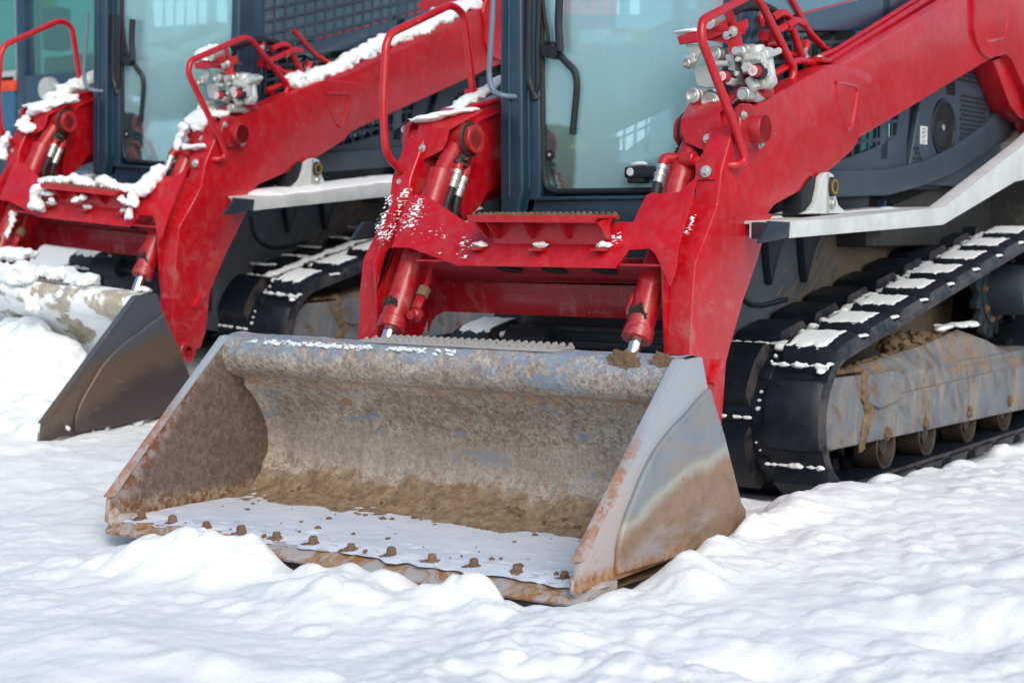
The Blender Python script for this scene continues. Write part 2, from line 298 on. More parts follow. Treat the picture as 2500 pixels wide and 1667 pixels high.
def prism(bm,pts,ax,a,b,bw=.004,seg=2,mi=0):
    def mk(p,v):
        if ax==0: return (v,p[0],p[1])
        if ax==1: return (p[0],v,p[1])
        return (p[0],p[1],v)
    va=[bm.verts.new(mk(p,a)) for p in pts]; vb=[bm.verts.new(mk(p,b)) for p in pts]
    fs=[bm.faces.new(va),bm.faces.new(vb[::-1])]
    n=len(pts)
    for i in range(n): fs.append(bm.faces.new((va[i],vb[i],vb[(i+1)%n],va[(i+1)%n])))
    for f in fs: f.material_index=mi
    bmesh.ops.recalc_face_normals(bm,faces=fs)
    bev(bm,fs,bw,seg); return bm
def plate(bm,P,n,t,bw=.003,mi=0):   # polygon of 3D points, thickened along n
    n=Vector(n).normalized(); va=[bm.verts.new(p) for p in P]; vb=[bm.verts.new(Vector(p)+n*t) for p in P]
    fs=[bm.faces.new(va),bm.faces.new(vb[::-1])]; k=len(P)
    for i in range(k): fs.append(bm.faces.new((va[i],vb[i],vb[(i+1)%k],va[(i+1)%k])))
    for f in fs: f.material_index=mi
    bmesh.ops.recalc_face_normals(bm,faces=fs); bev(bm,fs,bw); return bm
def box(bm,x0,x1,y0,y1,z0,z1_,bw=.004,rot=None,c=None,mi=0):
    return prism(bm,[(y0,z0),(y1,z0),(y1,z1_),(y0,z1_)],0,x0,x1,bw,2,mi)
def frame3(d):
    d=Vector(d).normalized(); a=Vector((0,0,1)) if abs(d.z)<.9 else Vector((1,0,0)); u=d.cross(a).normalized(); return d,u,d.cross(u)
def lathe(bm,p0,axis,prof,seg=24,mi=0,cap=True):   # prof: (dist along axis, radius)
    d,u,v=frame3(axis); p0=Vector(p0); rings=[]
    for t,r in prof:
        rings.append([bm.verts.new(p0+d*t+(u*math.cos(2*math.pi*k/seg)+v*math.sin(2*math.pi*k/seg))*max(r,1e-4)) for k in range(seg)])
    fs=[]
    for i in range(len(rings)-1):
        for k in range(seg): fs.append(bm.faces.new((rings[i][k],rings[i][(k+1)%seg],rings[i+1][(k+1)%seg],rings[i+1][k])))
    if cap: fs.append(bm.faces.new(rings[0][::-1])); fs.append(bm.faces.new(rings[-1]))
    for f in fs: f.material_index=mi
    return bm
def cyl(bm,a,b,r,seg=24,bw=.003,r2=None,mi=0):
    a=Vector(a); b=Vector(b); L=(b-a).length; r2=r if r2 is None else r2
    return lathe(bm,a,b-a,[(0,r-bw),(bw,r),(L-bw,r2),(L,r2-bw)],seg,mi)
def hexb(bm,c,axis,r=.014,h=.012,mi=0,washer=True):
    if washer: lathe(bm,c,axis,[(0,r*1.45),(.002,r*1.5),(.004,r*1.45)],16,mi)
    lathe(bm,c,axis,[(.003,r),(h,r),(h+.003,r*.82)],6,mi); return bm
def fillet(P,r,k=5):
    P=[Vector(p) for p in P]; o=[P[0]]
    for i in range(1,len(P)-1):
        a=(P[i-1]-P[i]); b=(P[i+1]-P[i]); rr=min(r,a.length*.45,b.length*.45); a=P[i]+a.normalized()*rr; b=P[i]+b.normalized()*rr
        for j in range(k+1):
            t=j/k; o.append(a*(1-t)**2+P[i]*2*t*(1-t)+b*t*t)
    o.append(P[-1]); return o
def tube(bm,P,r,seg=12,fr=.06,ribs=False,mi=0):
    P=fillet(P,fr) if fr>0 else [Vector(p) for p in P]
    d0=(P[1]-P[0]).normalized(); _,u,_=frame3(d0); rings=[]
    for i,p in enumerate(P):
        d=((P[min(i+1,len(P)-1)]-P[max(i-1,0)])).normalized(); u=(u-d*u.dot(d)).normalized(); v=d.cross(u)
        rr=r*(1+(.08 if ribs and i%2 else 0))
        rings.append([bm.verts.new(p+(u*math.cos(2*math.pi*k/seg)+v*math.sin(2*math.pi*k/seg))*rr) for k in range(seg)])
    for i in range(len(rings)-1):
        for k in range(seg): bm.faces.new((rings[i][k],rings[i][(k+1)%seg],rings[i+1][(k+1)%seg],rings[i+1][k])).material_index=mi
    bm.faces.new(rings[0][::-1]).material_index=mi; bm.faces.new(rings[-1]).material_index=mi; return bm
def resample(P,st):
    P=[Vector(p) for p in P]; o=[P[0]]
    for a,b in zip(P,P[1:]):
        n=max(1,int((b-a).length/st)); o+= [a+(b-a)*(j+1)/n for j in range(n)]
    return o
def blob(bm,c,r,sub=2,sq=(1,1,1),nz=.25,seed=0,ns=3.0):
    g=bmesh.ops.create_icosphere(bm,subdivisions=sub,radius=1)
    c=Vector(c)
    for v in g['verts']:
        k=1+nz*noise.noise(v.co*ns*.5+Vector((seed*3.1,seed,0)))+nz*.5*noise.noise(v.co*ns*1.6+Vector((0,seed*2,seed)))
        v.co=Vector((v.co.x*sq[0]*r*k,v.co.y*sq[1]*r*k,v.co.z*sq[2]*r*k))+c
    return bm
def merged(name,bm,mat,parent,vox=.012,sm=4):
    o=obj(name,bm,mat,parent,ang=80)
    m=o.modifiers.new('remesh','REMESH'); m.mode='VOXEL'; m.voxel_size=vox; m.use_smooth_shade=True
    m=o.modifiers.new('smooth','SMOOTH'); m.factor=.5; m.iterations=sm
    return o
def mir(pts,s): return [Vector((p[0]*s,p[1],p[2])) for p in pts]
def empty(name,loc=(0,0,0)):
    o=bpy.data.objects.new(name,None); o.location=loc; o.empty_display_size=.2; COL.objects.link(o); return o

# ============ the snow ground ============
def lump(x,y,cx,cy,rx,ry,h,p=2.0):
    d=((x-cx)/rx)**2+((y-cy)/ry)**2
    if d>=8: return 0
    k=1+.28*noise.noise(Vector((x*9,y*9,cx*5)))+.12*noise.noise(Vector((x*22,y*22,cy*5)))
    d*=1+.4*noise.noise(Vector((x*7,y*7,cx*3+2)))
    return h*k*math.exp(-d**(p/2))
def sg(v): return 1/(1+math.exp(-max(-50,min(50,v))))
def clod(x,y,f,sd):
    d,_p=noise.voronoi(Vector((x*f+.35*noise.noise(Vector((x*f*.7,y*f*.7,sd))),y*f,sd)))
    return max(0,1-d[0]*d[0]*2.2)*(.5+.5*noise.noise(_p[0]*3.1)+.35)
_lr=random.Random(77); LUMPS={}
for _i in range(7500):
    _x=_lr.uniform(-3.6,3.3); _y=_lr.uniform(-2.9,4.0)
    _w=noise.noise(Vector((_x*1.0,_y*1.0,8)))+.45*(_x>1.0)+.25*(_y<-.1 and abs(_x)<1.3 and _y>-.7)-.12
    if _w<_lr.uniform(-.1,.55): continue
    _r=.016+.055*_lr.random()**2; LUMPS.setdefault((int(_x//.2),int(_y//.2)),[]).append((_x,_y,_r*_lr.uniform(.9,1.6),_r*_lr.uniform(.8,1.2),_r*_lr.uniform(.10,.28),_lr.uniform(0,3.14)))
def clumps(x,y):
    z=0; i=int(x//.2); j=int(y//.2); wx=x+.012*noise.noise(Vector((x*30,y*30,1))); wy=y+.012*noise.noise(Vector((x*30,y*30,5)))
    for a in (i-1,i,i+1):
        for b in (j-1,j,j+1):
            for cx,cy,rx,ry,h,t in LUMPS.get((a,b),()):
                dx=wx-cx; dy=wy-cy; c=math.cos(t); q=math.sin(t); u=(dx*c+dy*q)/rx; v=(-dx*q+dy*c)/ry; d=u*u+v*v
                if d<1: z=max(z,h*(1-d)**.75)
    return z
def gh(x,y):
    V=Vector((x,y,0))
    n=noise.fractal(V*.55,1.0,2.0,3)*.03+noise.fractal(V*2.1+Vector((5,1,0)),1.0,2.0,4)*.014
    cl=max(0,min(1,noise.noise(V*.8+Vector((4,4,2)))*1.3+.40))
    rb=sg((x-1.02)/.05)
    near=(1 if abs(x)<4 and -3.2<y<5 else 0)
    if near:
        amp=.007+.022*cl*(.35+.8*rb)
        n+=amp*(.75*clod(x,y,5.0,1)+.5*clod(x,y,12,4)+.32*clod(x,y,26,7))-.6*amp
    z=-.03+n+(clumps(x,y) if near else 0)
    # bank right of the bucket and along the track
    if y>-.9: z+=rb*(.065*math.exp(-((y-.6)/.9)**2)+.125*sg((y-1.0)/.3)*math.exp(-max(0,y-2.2)*.35)*sg(-(y-6)/.6))
    z+=.04*rb*sg(-(y-.1)/.3)*max(0,noise.noise(V*1.6+Vector((1,7,0)))+.25)
    def ins(a,b_,v,w): return sg((v-a)/w)*sg(-(v-b_)/w)
    bk=ins(-1.05,1.035,x,.012)*ins(-.02,1.07,y,.015); z=z*(1-bk)+(-.06)*bk
    tk=ins(-1.1,.965,x,.012)*ins(1.80,5,y,.04); z=z*(1-tk)+(-.02)*tk
    fr=ins(-1.0,1.2,x,.1)*ins(1.25,1.78,y,.06); z+=fr*.09
    # heaps on the cutting edge and crumbs before it
    z+=lump(x,y,-.30,-.19,.26,.14,.12,2.8)+lump(x,y,-.16,-.12,.09,.07,.05)+lump(x,y,-.52,-.30,.30,.16,.07)+lump(x,y,.33,-.34,.22,.14,.07)
    z+=lump(x,y,.74,-.165,.10,.05,.085,5)+lump(x,y,.86,-.24,.10,.06,.04,3)+lump(x,y,.62,-.19,.08,.05,.04)
    z+=lump(x,y,.11,-.15,.07,.05,.055)+lump(x,y,.24,-.13,.08,.045,.055)+lump(x,y,.40,-.14,.09,.05,.05)+lump(x,y,-.62,-.13,.10,.05,.05)+lump(x,y,-.80,-.15,.12,.06,.03)
    z+=lump(x,y,1.19,.34,.07,.07,.06)+lump(x,y,1.27,.22,.08,.07,.05)+lump(x,y,1.13,.62,.07,.10,.05)+lump(x,y,1.09,.95,.06,.12,.07)+lump(x,y,1.14,1.2,.1,.12,.05)
    for cx,cy,h in ((1.03,2.15,.05),(1.05,2.52,.04),(1.06,2.95,.05),(1.05,3.55,.07),(1.08,3.8,.05)): z+=lump(x,y,cx+.04,cy,.06,.12,h*.6,4)
    # dips and rolls of the foreground
    z+=lump(x,y,1.55,-.55,.30,.12,.045)-lump(x,y,1.75,-.35,.16,.10,.07)+lump(x,y,1.35,-.95,.22,.10,.035)+lump(x,y,2.2,.4,.3,.12,.05)-lump(x,y,2.1,.15,.2,.1,.05)
    z+=lump(x,y,.55,-1.05,.14,.08,.03,3)+lump(x,y,.85,-.98,.10,.06,.025,3)+lump(x,y,.15,-1.0,.3,.2,.03)
    # snow thrown up before the second loader
    z+=lump(x,y,-1.75,1.35,.3,.35,.10)+lump(x,y,-1.35,.95,.35,.5,.09)+lump(x,y,-2.8,.3,.9,.6,-.05)
    if x<-1.2:
        z+=lump(x,y,-4.1,.80,.9,.42,.26,2.6)+lump(x,y,-3.3,.55,.5,.3,.08)
        pl=.2088-.0806*(x+3.67)+.0465*(y-2.47)+.07; z+=(pl)*sg(-(x+1.72)/.10)*sg((y-.1-.0*x)/.25)
    for cx,cy in ((1.9,-.9),(2.25,-.55),(1.5,-1.6),(2.4,-1.7),(-.6,-1.7),(-1.6,-.9),(.5,-2.0)): z-=lump(x,y,cx,cy,.14,.08,.030,4)
    far=max(0,min(1,(y-3)/3)); z+=.1*far*max(0,min(1,(-x-2)/2))
    return z
def axisvals(a,b,st,far):
    v=[]; x=a
    while x<=b: v.append(x); x+=st
    s=st; lo=a; L=[]
    while lo>-far: s*=1.35; lo-=s; L.append(lo)
    s=st; hi=v[-1]; Hh=[]
    while hi<far: s*=1.35; hi+=s; Hh.append(hi)
    return L[::-1]+v+Hh
bm=NB(); xs=axisvals(-4.0,3.3,.014,300); ys=axisvals(-3.0,4.1,.014,300)
G=[[bm.verts.new((x,y,gh(x,y))) for y in ys] for x in xs]
for i in range(len(xs)-1):
    for j in range(len(ys)-1): bm.faces.new((G[i][j],G[i+1][j],G[i+1][j+1],G[i][j+1]))
g=obj('snow_ground',bm,'ground',ang=180)

bm=NB(); prev=None
for k in range(200):
    a=R_(-12+ k*110/199); d=70+8*noise.noise(Vector((k*.06,0,0))); h=9+4*noise.noise(Vector((k*.15,2,0)))+2.0*noise.noise(Vector((k*.9,5,0)))
    row=[bm.verts.new((d2*math.cos(a),d2*math.sin(a),z)) for d2,z in ((d,-1),(d+2,h*.6),(d+7,h),(d+60,h+3),(d+60,-1))]
    if prev:
        for j in range(4): bm.faces.new((prev[j],row[j],row[j+1],prev[j+1]))
    prev=row
h_=obj('unseen_dark_hills',bm,m_simple('dark_reflected_mass',(.035,.045,.04),.9,0,.6,2,1.0)); tag(h_,kind='structure',label='added dark hills out of view that darken side reflections')  # added out of view, only to darken reflections in the side faces

# ============ loader parts (local frame = right-hand front machine) ============
root=empty('track_loader')
tag(root,'red compact track loader in front, its dirty empty bucket resting on the snow','track loader','red track loaders parked in a row')

def front_y(z):
    T=[(-1,1.12),(.66,1.12),(.85,1.135),(.966,1.155),(1.066,1.235),(1.176,1.32),(1.297,1.345),(1.409,1.41)]
    for (a,ya),(b,yb) in zip(T,T[1:]):
        if z<=b: return ya+(yb-ya)*(z-a)/(b-a)
    return T[-1][1]
XA=.765
knee=[(1.105,.30),(1.12,.66),(1.135,.85),(1.155,.966),(1.235,1.066),(1.32,1.176),(1.345,1.297),(1.41,1.41)]
knee+=yz(z3,[(520,740),(560,715),(600,700),(790,590),(1050,450),(1110,415),(1160,410),(1320,445),(1365,470),(1385,510),(1380,560),(1340,740),(1300,890),(1260,960),(1130,1075),(1000,1180),(860,1255),(760,1310),(725,1360)],XA)
knee+=yz(z6,[(760,60),(720,120),(670,300),(620,450),(560,620),(500,830),(455,1000)],XA)
knee+=[(1.37,.38),(1.33,.30)]
def arm(s):
    P='right' if s>0 else 'left'
    bm=NB(); prism(bm,knee,0,s*(XA-.10),s*XA,.010,3)
    a=obj('lift_arm',bm,'red',root)
    # upper beam: slightly recessed box running up and back
    top=yz(z3,[(1140,425),(1870,-5)],XA-.015); bot=yz(z3,[(1250,925),(1300,890),(2130,390)],XA-.015)
    ex=lambda p,q,t:(p[0]+(q[0]-p[0])*t,p[1]+(q[1]-p[1])*t)
    t2=ex(top[0],top[1],2.05); b2=ex(bot[1],bot[2],1.55)
    bm=NB(); prism(bm,[(top[0][0]-.35,top[0][1]-.135),top[0],top[1],t2,(t2[0]+.25,t2[1]-.15),(b2[0]+.1,b2[1]),bot[2],bot[1],(bot[1][0]-.3,bot[1][1]+.02)],0,s*(XA-.135),s*(XA-.015),.02,3)
    # rounded ledge along the top outer edge
    l0=Vector((s*(XA-.03),top[0][0]+.02,top[0][1]+.0)); l1=Vector((s*(XA-.03),t2[0],t2[1]))
    tube(bm,[l0,l1],.017,10,0)
    obj('upper_beam',bm,'red',a)
    # rear bracket plate with embossed slot, descending leg
    rb=yz(z3,[(2020,-60),(2035,60),(2035,200),(2055,280),(2085,340),(2130,375),(2240,345),(2275,380),(2300,440),(2352,560)],XA)
    bm=NB(); prism(bm,rb+[(rb[-1][0]+.5,rb[-1][1]-.3),(rb[-1][0]+1.0,rb[-1][1]-.1),(rb[-1][0]+1.0,rb[0][1]+.5),(rb[0][0]+.1,rb[0][1]+.25)],0,s*(XA-.15),s*(XA+.004),.01,3)
    leg=yz(z3,[(2130,390),(2230,350),(2352,620),(2352,780),(2290,745),(2250,690)],XA-.06)
    prism(bm,leg,0,s*(XA-.16),s*(XA-.04),.01)
    obj('rear_bracket',bm,'red',a)
    # embossed reinforcement marks
    def groove(pts,f,X,r=.009,cl=False):
        V=[at(*f(*p),0,X) for p in pts]; bm=NB(); tube(bm,mir(V,s),r,8,.03); return bm
    obj('pressed_rib',groove([(1150,530),(1180,525),(1275,548),(1290,575),(1285,640),(1255,800),(1235,830),(1215,820)],z3,XA),'red',a)
    obj('pressed_rib',groove([(2250,-30),(2235,200),(2215,245),(2110,265),(2095,235)],z3,XA),'red',a)
    obj('pressed_rib',groove([(1150,535),(1165,640),(1215,820)],z3,XA,.004),'red',a)
    # inner web of the arm, seen on the far side
    W=[(870,720),(890,690),(1090,635),(1090,1180),(1000,1230),(940,1330),(860,1390),(835,1350),(865,1000)]
    V=[at(*z2(*p),0,-.62) for p in W]; bm=NB(); prism(bm,[(v.y,v.z) for v in V],0,s*.60,s*.62,.004)
    tube(bm,mir([Vector((-.605,v.y,v.z)) for v in [V[8],V[0],V[1],V[2]]],-s),.014,8,.05)
    V2=[at(*z2(*p),0,-.60) for p in [(905,1080),(940,790),(970,765),(1090,715)]]; tube(bm,mir(V2,-s),.012,8,.05)
    obj('inner_web',bm,'red',a)
    # pivot pin through the arm
    bm=NB(); c=Vector((s*(XA-.01),1.556,1.458))
    lathe(bm,c+Vector((0,-.028,.008)),(s,0,0),[(0,.085),(.028,.083),(.034,.078)],32)
    lathe(bm,c,(s,0,0),[(0,.055),(.075,.054),(.082,.050)],32)
    lathe(bm,c,(s,0,0),[(.082,.050),(.076,.036),(.080,.035)],32)
    obj('pivot_pin',bm,'redcyl',a)
    bm=NB(); hexb(bm,c+Vector((s*.034,-.09,.045)),(s,0,0),.012); hexb(bm,c+Vector((s*.034,.052,-.055)),(s,0,0),.012); obj('bolt',bm,'zinc',a)
    bm=NB(); cyl(bm,(s*.48,1.556,1.458),(s*.72,1.556,1.458),.06,28)
    cyl(bm,(s*.60,1.556,1.458),(s*.665,1.556,1.458),.085,28); obj('pin_sleeve',bm,'redcyl',a)
    # square lug by the bucket hinge
    bm=NB(); q=[z6(330,1130),z6(385,985),z6(415,1000),z6(352,1150)]
    V=[at(*p,0,XA) for p in q]; plate(bm,mir(V,s),(s,0,0),.022,.003); obj('hinge_lug',bm,'red',a)
    bm=NB(); lathe(bm,(s*(XA-.03),1.20,.30),(s,0,0),[(0,.06),(.06,.06),(.065,.055),(.065,.03),(.03,.028)],24); obj('hinge_pin',bm,'redcyl',a)
    return a
armR=arm(1); armL=arm(-1)

# ---- cylinder cover sheets ----
def cover(s):
    Y=1.44; f=xz(z2,[(512,1083),(735,962),(762,900),(770,822),(575,800)],Y)
    k=[(-abs(x),z) for x,z in f]
    bm=NB(); P=[Vector((s*abs(x),Y-.02+(z-1.33)*.15,z)) for x,z in f]
    plate(bm,P,(0,1,0),.008,.003)
    a,b=P[4],P[3]; up=Vector((0,.17,.085)); plate(bm,[a,b,b+up+Vector((-s*.05,0,0)),a+up],(0,.3,-1),.008,.003)
    e=Vector((0,.035,.028)); 
    o=obj('cylinder_cover',bm,'red',armR if s>0 else armL)
    bm=NB(); c=(P[0]+P[4]+P[3])/3+Vector((0,-.012,-.03)); hexb(bm,c,(0,-1,.15),.012); obj('bolt',bm,'zinc',o)
cover(1); cover(-1)

# ---- cross member (apron) between the arms ----
AN=Vector((0,-1,.62)); AK=-1.085+.62*.95
def ap(f,p): return atp(*f(*p),AN,AK)
poly=[(330,640),(345,560),(375,445),(395,415),(430,402),(520,405),(830,518),(1830,535),(1870,490),(1920,418),(2050,410),(2085,440),(2115,500),(2180,650),(2215,560)]
P=[ap(z5,p) for p in poly]
P+=[ap(z3,p) for p in [(150,1560),(270,1120),(200,1180),(150,1225)]]
P+=[ap(z5,p) for p in [(2110,58),(2070,52),(2035,65),(1990,150),(1950,238),(1400,238),(880,240),(640,78),(590,68),(530,72),(495,110),(440,300)]]
bm=NB(); plate(bm,P,(0,1,-.3),.010,.003)
apr=obj('cross_member',bm,'red',root)
# side cheeks linking the apron wings to the arm faces
for s in (1,-1):
    bm=NB()
    pr=[(1.118,.64),(1.10,.85),(1.092,.95),(1.160,1.066),(1.24,1.19),(1.46,1.26),(1.46,.9),(1.3,.64)]
    prism(bm,[(y+.006,z) for y,z in pr],0,s*.655,s*.667,.003); obj('side_cheek',bm,'red',apr)
# lower tube of the cross member: sloping underside with holes, then a vertical web
ua=[at(*z5(*p),1,1.44) for p in [(640,610),(1960,625),(2172,640)]]
la=[at(*z5(*p),1,1.44) for p in [(2172,868),(740,812),(690,835),(655,880),(635,960)]]
bm=NB(); plate(bm,[ua[0],ua[1],ua[2],*la],(0,1,0),.012,.004)
box(bm,-.66,.667,1.44,1.62,ua[0].z-.01,ua[0].z+.10,.006)
pts=[Vector((-.45,1.10,.960)),Vector((.655,1.10,.954)),Vector((.655,1.438,ua[1].z)),Vector((-.60,1.438,ua[0].z))]
plate(bm,pts,(0,.2,1),.008,.002)
web=obj('lower_web',bm,'redcyl',apr)
n=(pts[1]-pts[0]).cross(pts[3]-pts[0]).normalized()
if n.z>0: n=-n
for p in [(1160,547),(1450,552),(1770,556)]:
    c=atp(*z5(*p),n,pts[0].dot(n)+.0015); bm=NB(); lathe(bm,c,n,[(0,.052),(.0015,.052)],28); obj('drain_hole',bm,'black',web)
# ---- step with serrated tread ----
Y1=1.03; A=at(*z5(885,196),1,Y1); B=at(*z5(1718,200),1,Y1); C_=at(*z5(893,242),1,Y1); D_=at(*z5(1700,248),1,Y1)
bk=.16
bm=NB(); prism(bm,[(A.x,A.z),(B.x,B.z),(D_.x,D_.z),(C_.x,C_.z)],1,Y1,Y1+.012,.003)
box(bm,A.x,B.x,Y1+.008,Y1+bk,A.z-.014,A.z-.004,.002)
zb0=at(*z5(1300,382),1,1.13).z
prism(bm,[(A.x+.02,A.z-.01),(B.x,A.z-.01),(B.x-.03,zb0),(C_.x+.05,zb0)],1,1.13,1.138,.002)
for x0 in [A.x+.03,at(*z5(1130,300),1,1.17).x,at(*z5(1350,300),1,1.17).x,at(*z5(1580,300),1,1.17).x,B.x-.012]:
    prism(bm,[(Y1+.01,A.z-.03),(1.13,A.z-.012),(1.13,zb0+.02),(1.115,zb0+.02)],0,x0,x0+.008,.001)
step=obj('step',bm,'red',apr)
bm=NB()
def teeth(bm,x0,x1,y,z,h,pitch,t,zf=None):
    n=int((x1-x0)/pitch); P=[(x0,z)]
    for i in range(n):
        a=x0+i*pitch; P+=[(a+pitch*.12,z),(a+pitch*.38,z+h),(a+pitch*.62,z+h),(a+pitch*.88,z)]
    P+=[(x0+n*pitch,z),(x0+n*pitch,z-.02),(x0,z-.02)]
    return prism(bm,P,1,y,y+t,0)
teeth(bm,A.x+.01,B.x-.01,Y1+.012,A.z,.011,.026,.006); teeth(bm,A.x+.02,B.x,Y1+.08,A.z,.011,.026,.006); teeth(bm,A.x+.03,B.x+.0,Y1+.15,A.z,.011,.026,.006)
obj('step_teeth',bm,'rust',step)
for p in [(945,400),(1335,405),(1735,405)]:
    c=at(*z5(*p),1,1.10); bm=NB(); box(bm,c.x-.028,c.x+.028,c.y-.02,c.y+.03,c.z-.012,c.z-.002,.003); o=obj('mounting_tab',bm,'red',step)
    bm=NB(); hexb(bm,(c.x,c.y+.0,c.z-.003),(0,-.2,1),.013,.012); obj('bolt',bm,'rust',o); bm=NB(); blob(bm,(c.x+.012,c.y+.008,c.z+.010),.022,3,(1.4,1,.55),.5,c.x); obj('snow_patch',bm,'snow',o)

# ---- tilt cylinders ----
def tilt(s):
    X=s*.565; bot=Vector((X,1.085,.69)); top=Vector((X,1.425,1.32)); d=(top-bot).normalized(); pin=Vector((X,1.55,1.458))
    bm=NB(); cyl(bm,bot,top,.052,32,.004); cyl(bm,bot-d*.004,bot+d*.05,.057,32,.006)
    cyl(bm,top-d*.01,pin,.038,24,.004,.05); cyl(bm,pin-Vector((s*.055,0,0)),pin+Vector((s*.055,0,0)),.068,28,.006)
    o=obj('tilt_cylinder',bm,'redcyl',root)
    bm=NB(); cyl(bm,pin-Vector((s*.062,0,0)),pin-Vector((s*.05,0,0)),.074,28,.006); obj('pin_seal',bm,'dirty',o)
    bm=NB(); blob(bm,Vector((X-s*.03,1.50,1.37)),.045,3,(.9,.8,.8),.6,s+9,5); blob(bm,Vector((X+s*.02,1.47,1.385)),.04,3,(1.4,.6,.4),.6,s+4,5); obj('oily_grime',bm,'dirty',o)
    bm=NB(); cyl(bm,pin-Vector((s*.085,0,0)),pin-Vector((s*.05,0,0)),.042,28,.006); obj('pin_cap',bm,'redcyl',o)
    bm=NB(); cyl(bm,bot-d*.34,bot+d*.02,.026,24,.002); obj('rod',bm,'chrome',o)
    bm=NB(); blob(bm,bot+d*.10+Vector((0,-.047,0)),.030,4,(1,.22,1.2),.9,s+3,6); obj('mud_patch',bm,'dirty',o)
    # upper hose fittings
    if s<0:
        q=[[(835,1040),(822,1130),(780,1230),(750,1320)],[(885,1080),(850,1180),(815,1290),(800,1400)]]; f=z2
    else: q=[[(60,1010),(30,1100),(8,1200),(-20,1330)]]; f=z3
    for hz in q:
        V=[at(*f(*p),0,X-s*.045) for p in hz]
        bm=NB(); tube(bm,[V[0]+Vector((s*.03,.04,-.0)),V[0],V[0]*.45+V[1]*.55],.021,14,.02); h=obj('hose_elbow',bm,'redcyl',o)
        bm=NB(); a,b=V[0]*.45+V[1]*.55,V[1]*.3+V[2]*.7; L=(b-a).length
        lathe(bm,a,b-a,[(0,.021),(L*.25,.021),(L*.27,.017),(L*.45,.017),(L*.46,.022),(L*.62,.022),(L*.64,.019),(L,.019)],6 if 0 else 16); obj('hose_ferrule',bm,'zinc',o)
        bm=NB(); e=V[3]+(V[3]-V[2])*1.2+Vector((0,.05,0)); tube(bm,resample([b,V[3],e],.05),.018,12,.0); obj('hose',bm,'hose',o)
    # lower pipe beside the far cylinder
    if s<0:
        V=[at(*z5(*p),0,X+.09) for p in [(672,470),(660,540),(640,620),(605,700),(585,790),(565,830),(525,835)]]
        bm=NB(); tube(bm,V[:4],.014,12,.0); obj('pipe',bm,'redcyl',o)
        bm=NB(); a=V[3]; dd=(V[3]-V[2]).normalized(); cyl(bm,a-dd*.03,a+dd*.015,.026,20); obj('pipe_clamp',bm,'rust',o)
        bm=NB(); lathe(bm,a+dd*.018,dd,[(0,.021),(.05,.021),(.055,.017)],6); blob(bm,V[5],.030,2,(1,1,1),.05); tube(bm,[V[5],V[6]],.018,12,0); obj('pipe_elbow',bm,'redcyl',o)
    else:
        bm=NB(); c=bot+d*.12+Vector((-.055,-.01,0)); tube(bm,[c+d*.06+Vector((.03,0,0)),c+d*.05,c-d*.01,c-d*.03+Vector((.03,0,0))],.018,12,.02); obj('port_elbow',bm,'redcyl',o)
    return o
tilt(1); tilt(-1)

# ---- hand rails / guards ----
def rail(s):
    bm=NB()
    if s<0:
        P=[at(*z2(*p),0,-.72) for p in [(475,1095),(370,990),(352,700),(368,300),(400,215),(790,30),(868,90),(895,300),(925,580)]]
        tube(bm,P,.0165,14,.07); e=P[-1]
    else:
        P=[Vector((.60,1.39,1.345)),at(*z3(490,1060),0,.775),at(*z3(575,1040),0,.80),at(*z3(540,900),0,.79),at(*z3(290,240),0,.735),at(*z3(300,130),0,.73),at(*z3(640,-45),0,.70),at(*z3(885,440),0,.70),at(*z3(870,530),0,.70),at(*z3(740,545),0,.62)]
        tube(bm,P,.0165,14,.07); e=P[-1]
    o=obj('guard_rail',bm,'red',root)
    bm=NB(); q=P[0]
    if s<0: box(bm,q.x-.03,q.x+.02,q.y-.005,q.y+.02,q.z-.07,q.z+.0,.003); hexb(bm,q+Vector((-.005,-.005,-.045)),(0,-1,.2),.013); box(bm,e.x-.025,e.x+.025,e.y-.03,e.y+.03,e.z-.035,e.z+.005,.004)
    else: cyl(bm,q-Vector((.02,0,0)),q+Vector((.04,-.01,0)),.026,20); c=at(*z3(325,1095),1,1.33); box(bm,c.x-.045,c.x+.03,c.y,c.y+.02,c.z-.03,c.z+.035,.003)
    b=obj('rail_bracket',bm,'red',o)
    bm=NB()
    if s<0: hexb(bm,q+Vector((-.005,-.006,-.045)),(0,-1,.2),.013)
    else: hexb(bm,Vector((c.x,c.y-.002,c.z)),(0,-1,.2),.015)
    obj('bolt',bm,'zinc',o)
rail(-1); rail(1)

# ---- hydraulic coupler bank on the right arm ----
YC=1.56
bank=empty('coupler_bank'); bank.parent=root; 
def cp(p,y=YC): return at(*z3(*p),1,y)
bm=NB(); plate(bm,[cp(p,1.60) for p in [(135,235),(165,225),(290,190),(450,125),(470,200),(300,262),(150,280)]],(0,.12,-.06),.010,.003)
plate(bm,[cp(p,1.62) for p in [(440,70),(490,65),(510,150),(580,120),(585,175),(540,225),(560,330),(520,380),(470,330),(460,290),(440,270),(330,260),(360,235),(430,215),(460,150)]],(0,1,0),.012,.003)
plate(bm,[cp(p,1.72) for p in [(470,300),(600,290),(720,480),(600,560),(520,560)]],(0,1,0),.012,.003)
plate(bm,[cp(p,1.66) for p in [(500,650),(600,600),(700,560),(700,600),(560,690),(500,680)]],(0,1,0),.08,.004)
obj('coupler_bracket',bm,'red',bank)
bm=NB(); box(bm,cp((190,250),1.6).x,cp((470,200),1.6).x,1.60,1.74,cp((300,215),1.6).z,cp((300,215),1.6).z+.008,.002)
obj('bracket_shelf',bm,'red',bank)
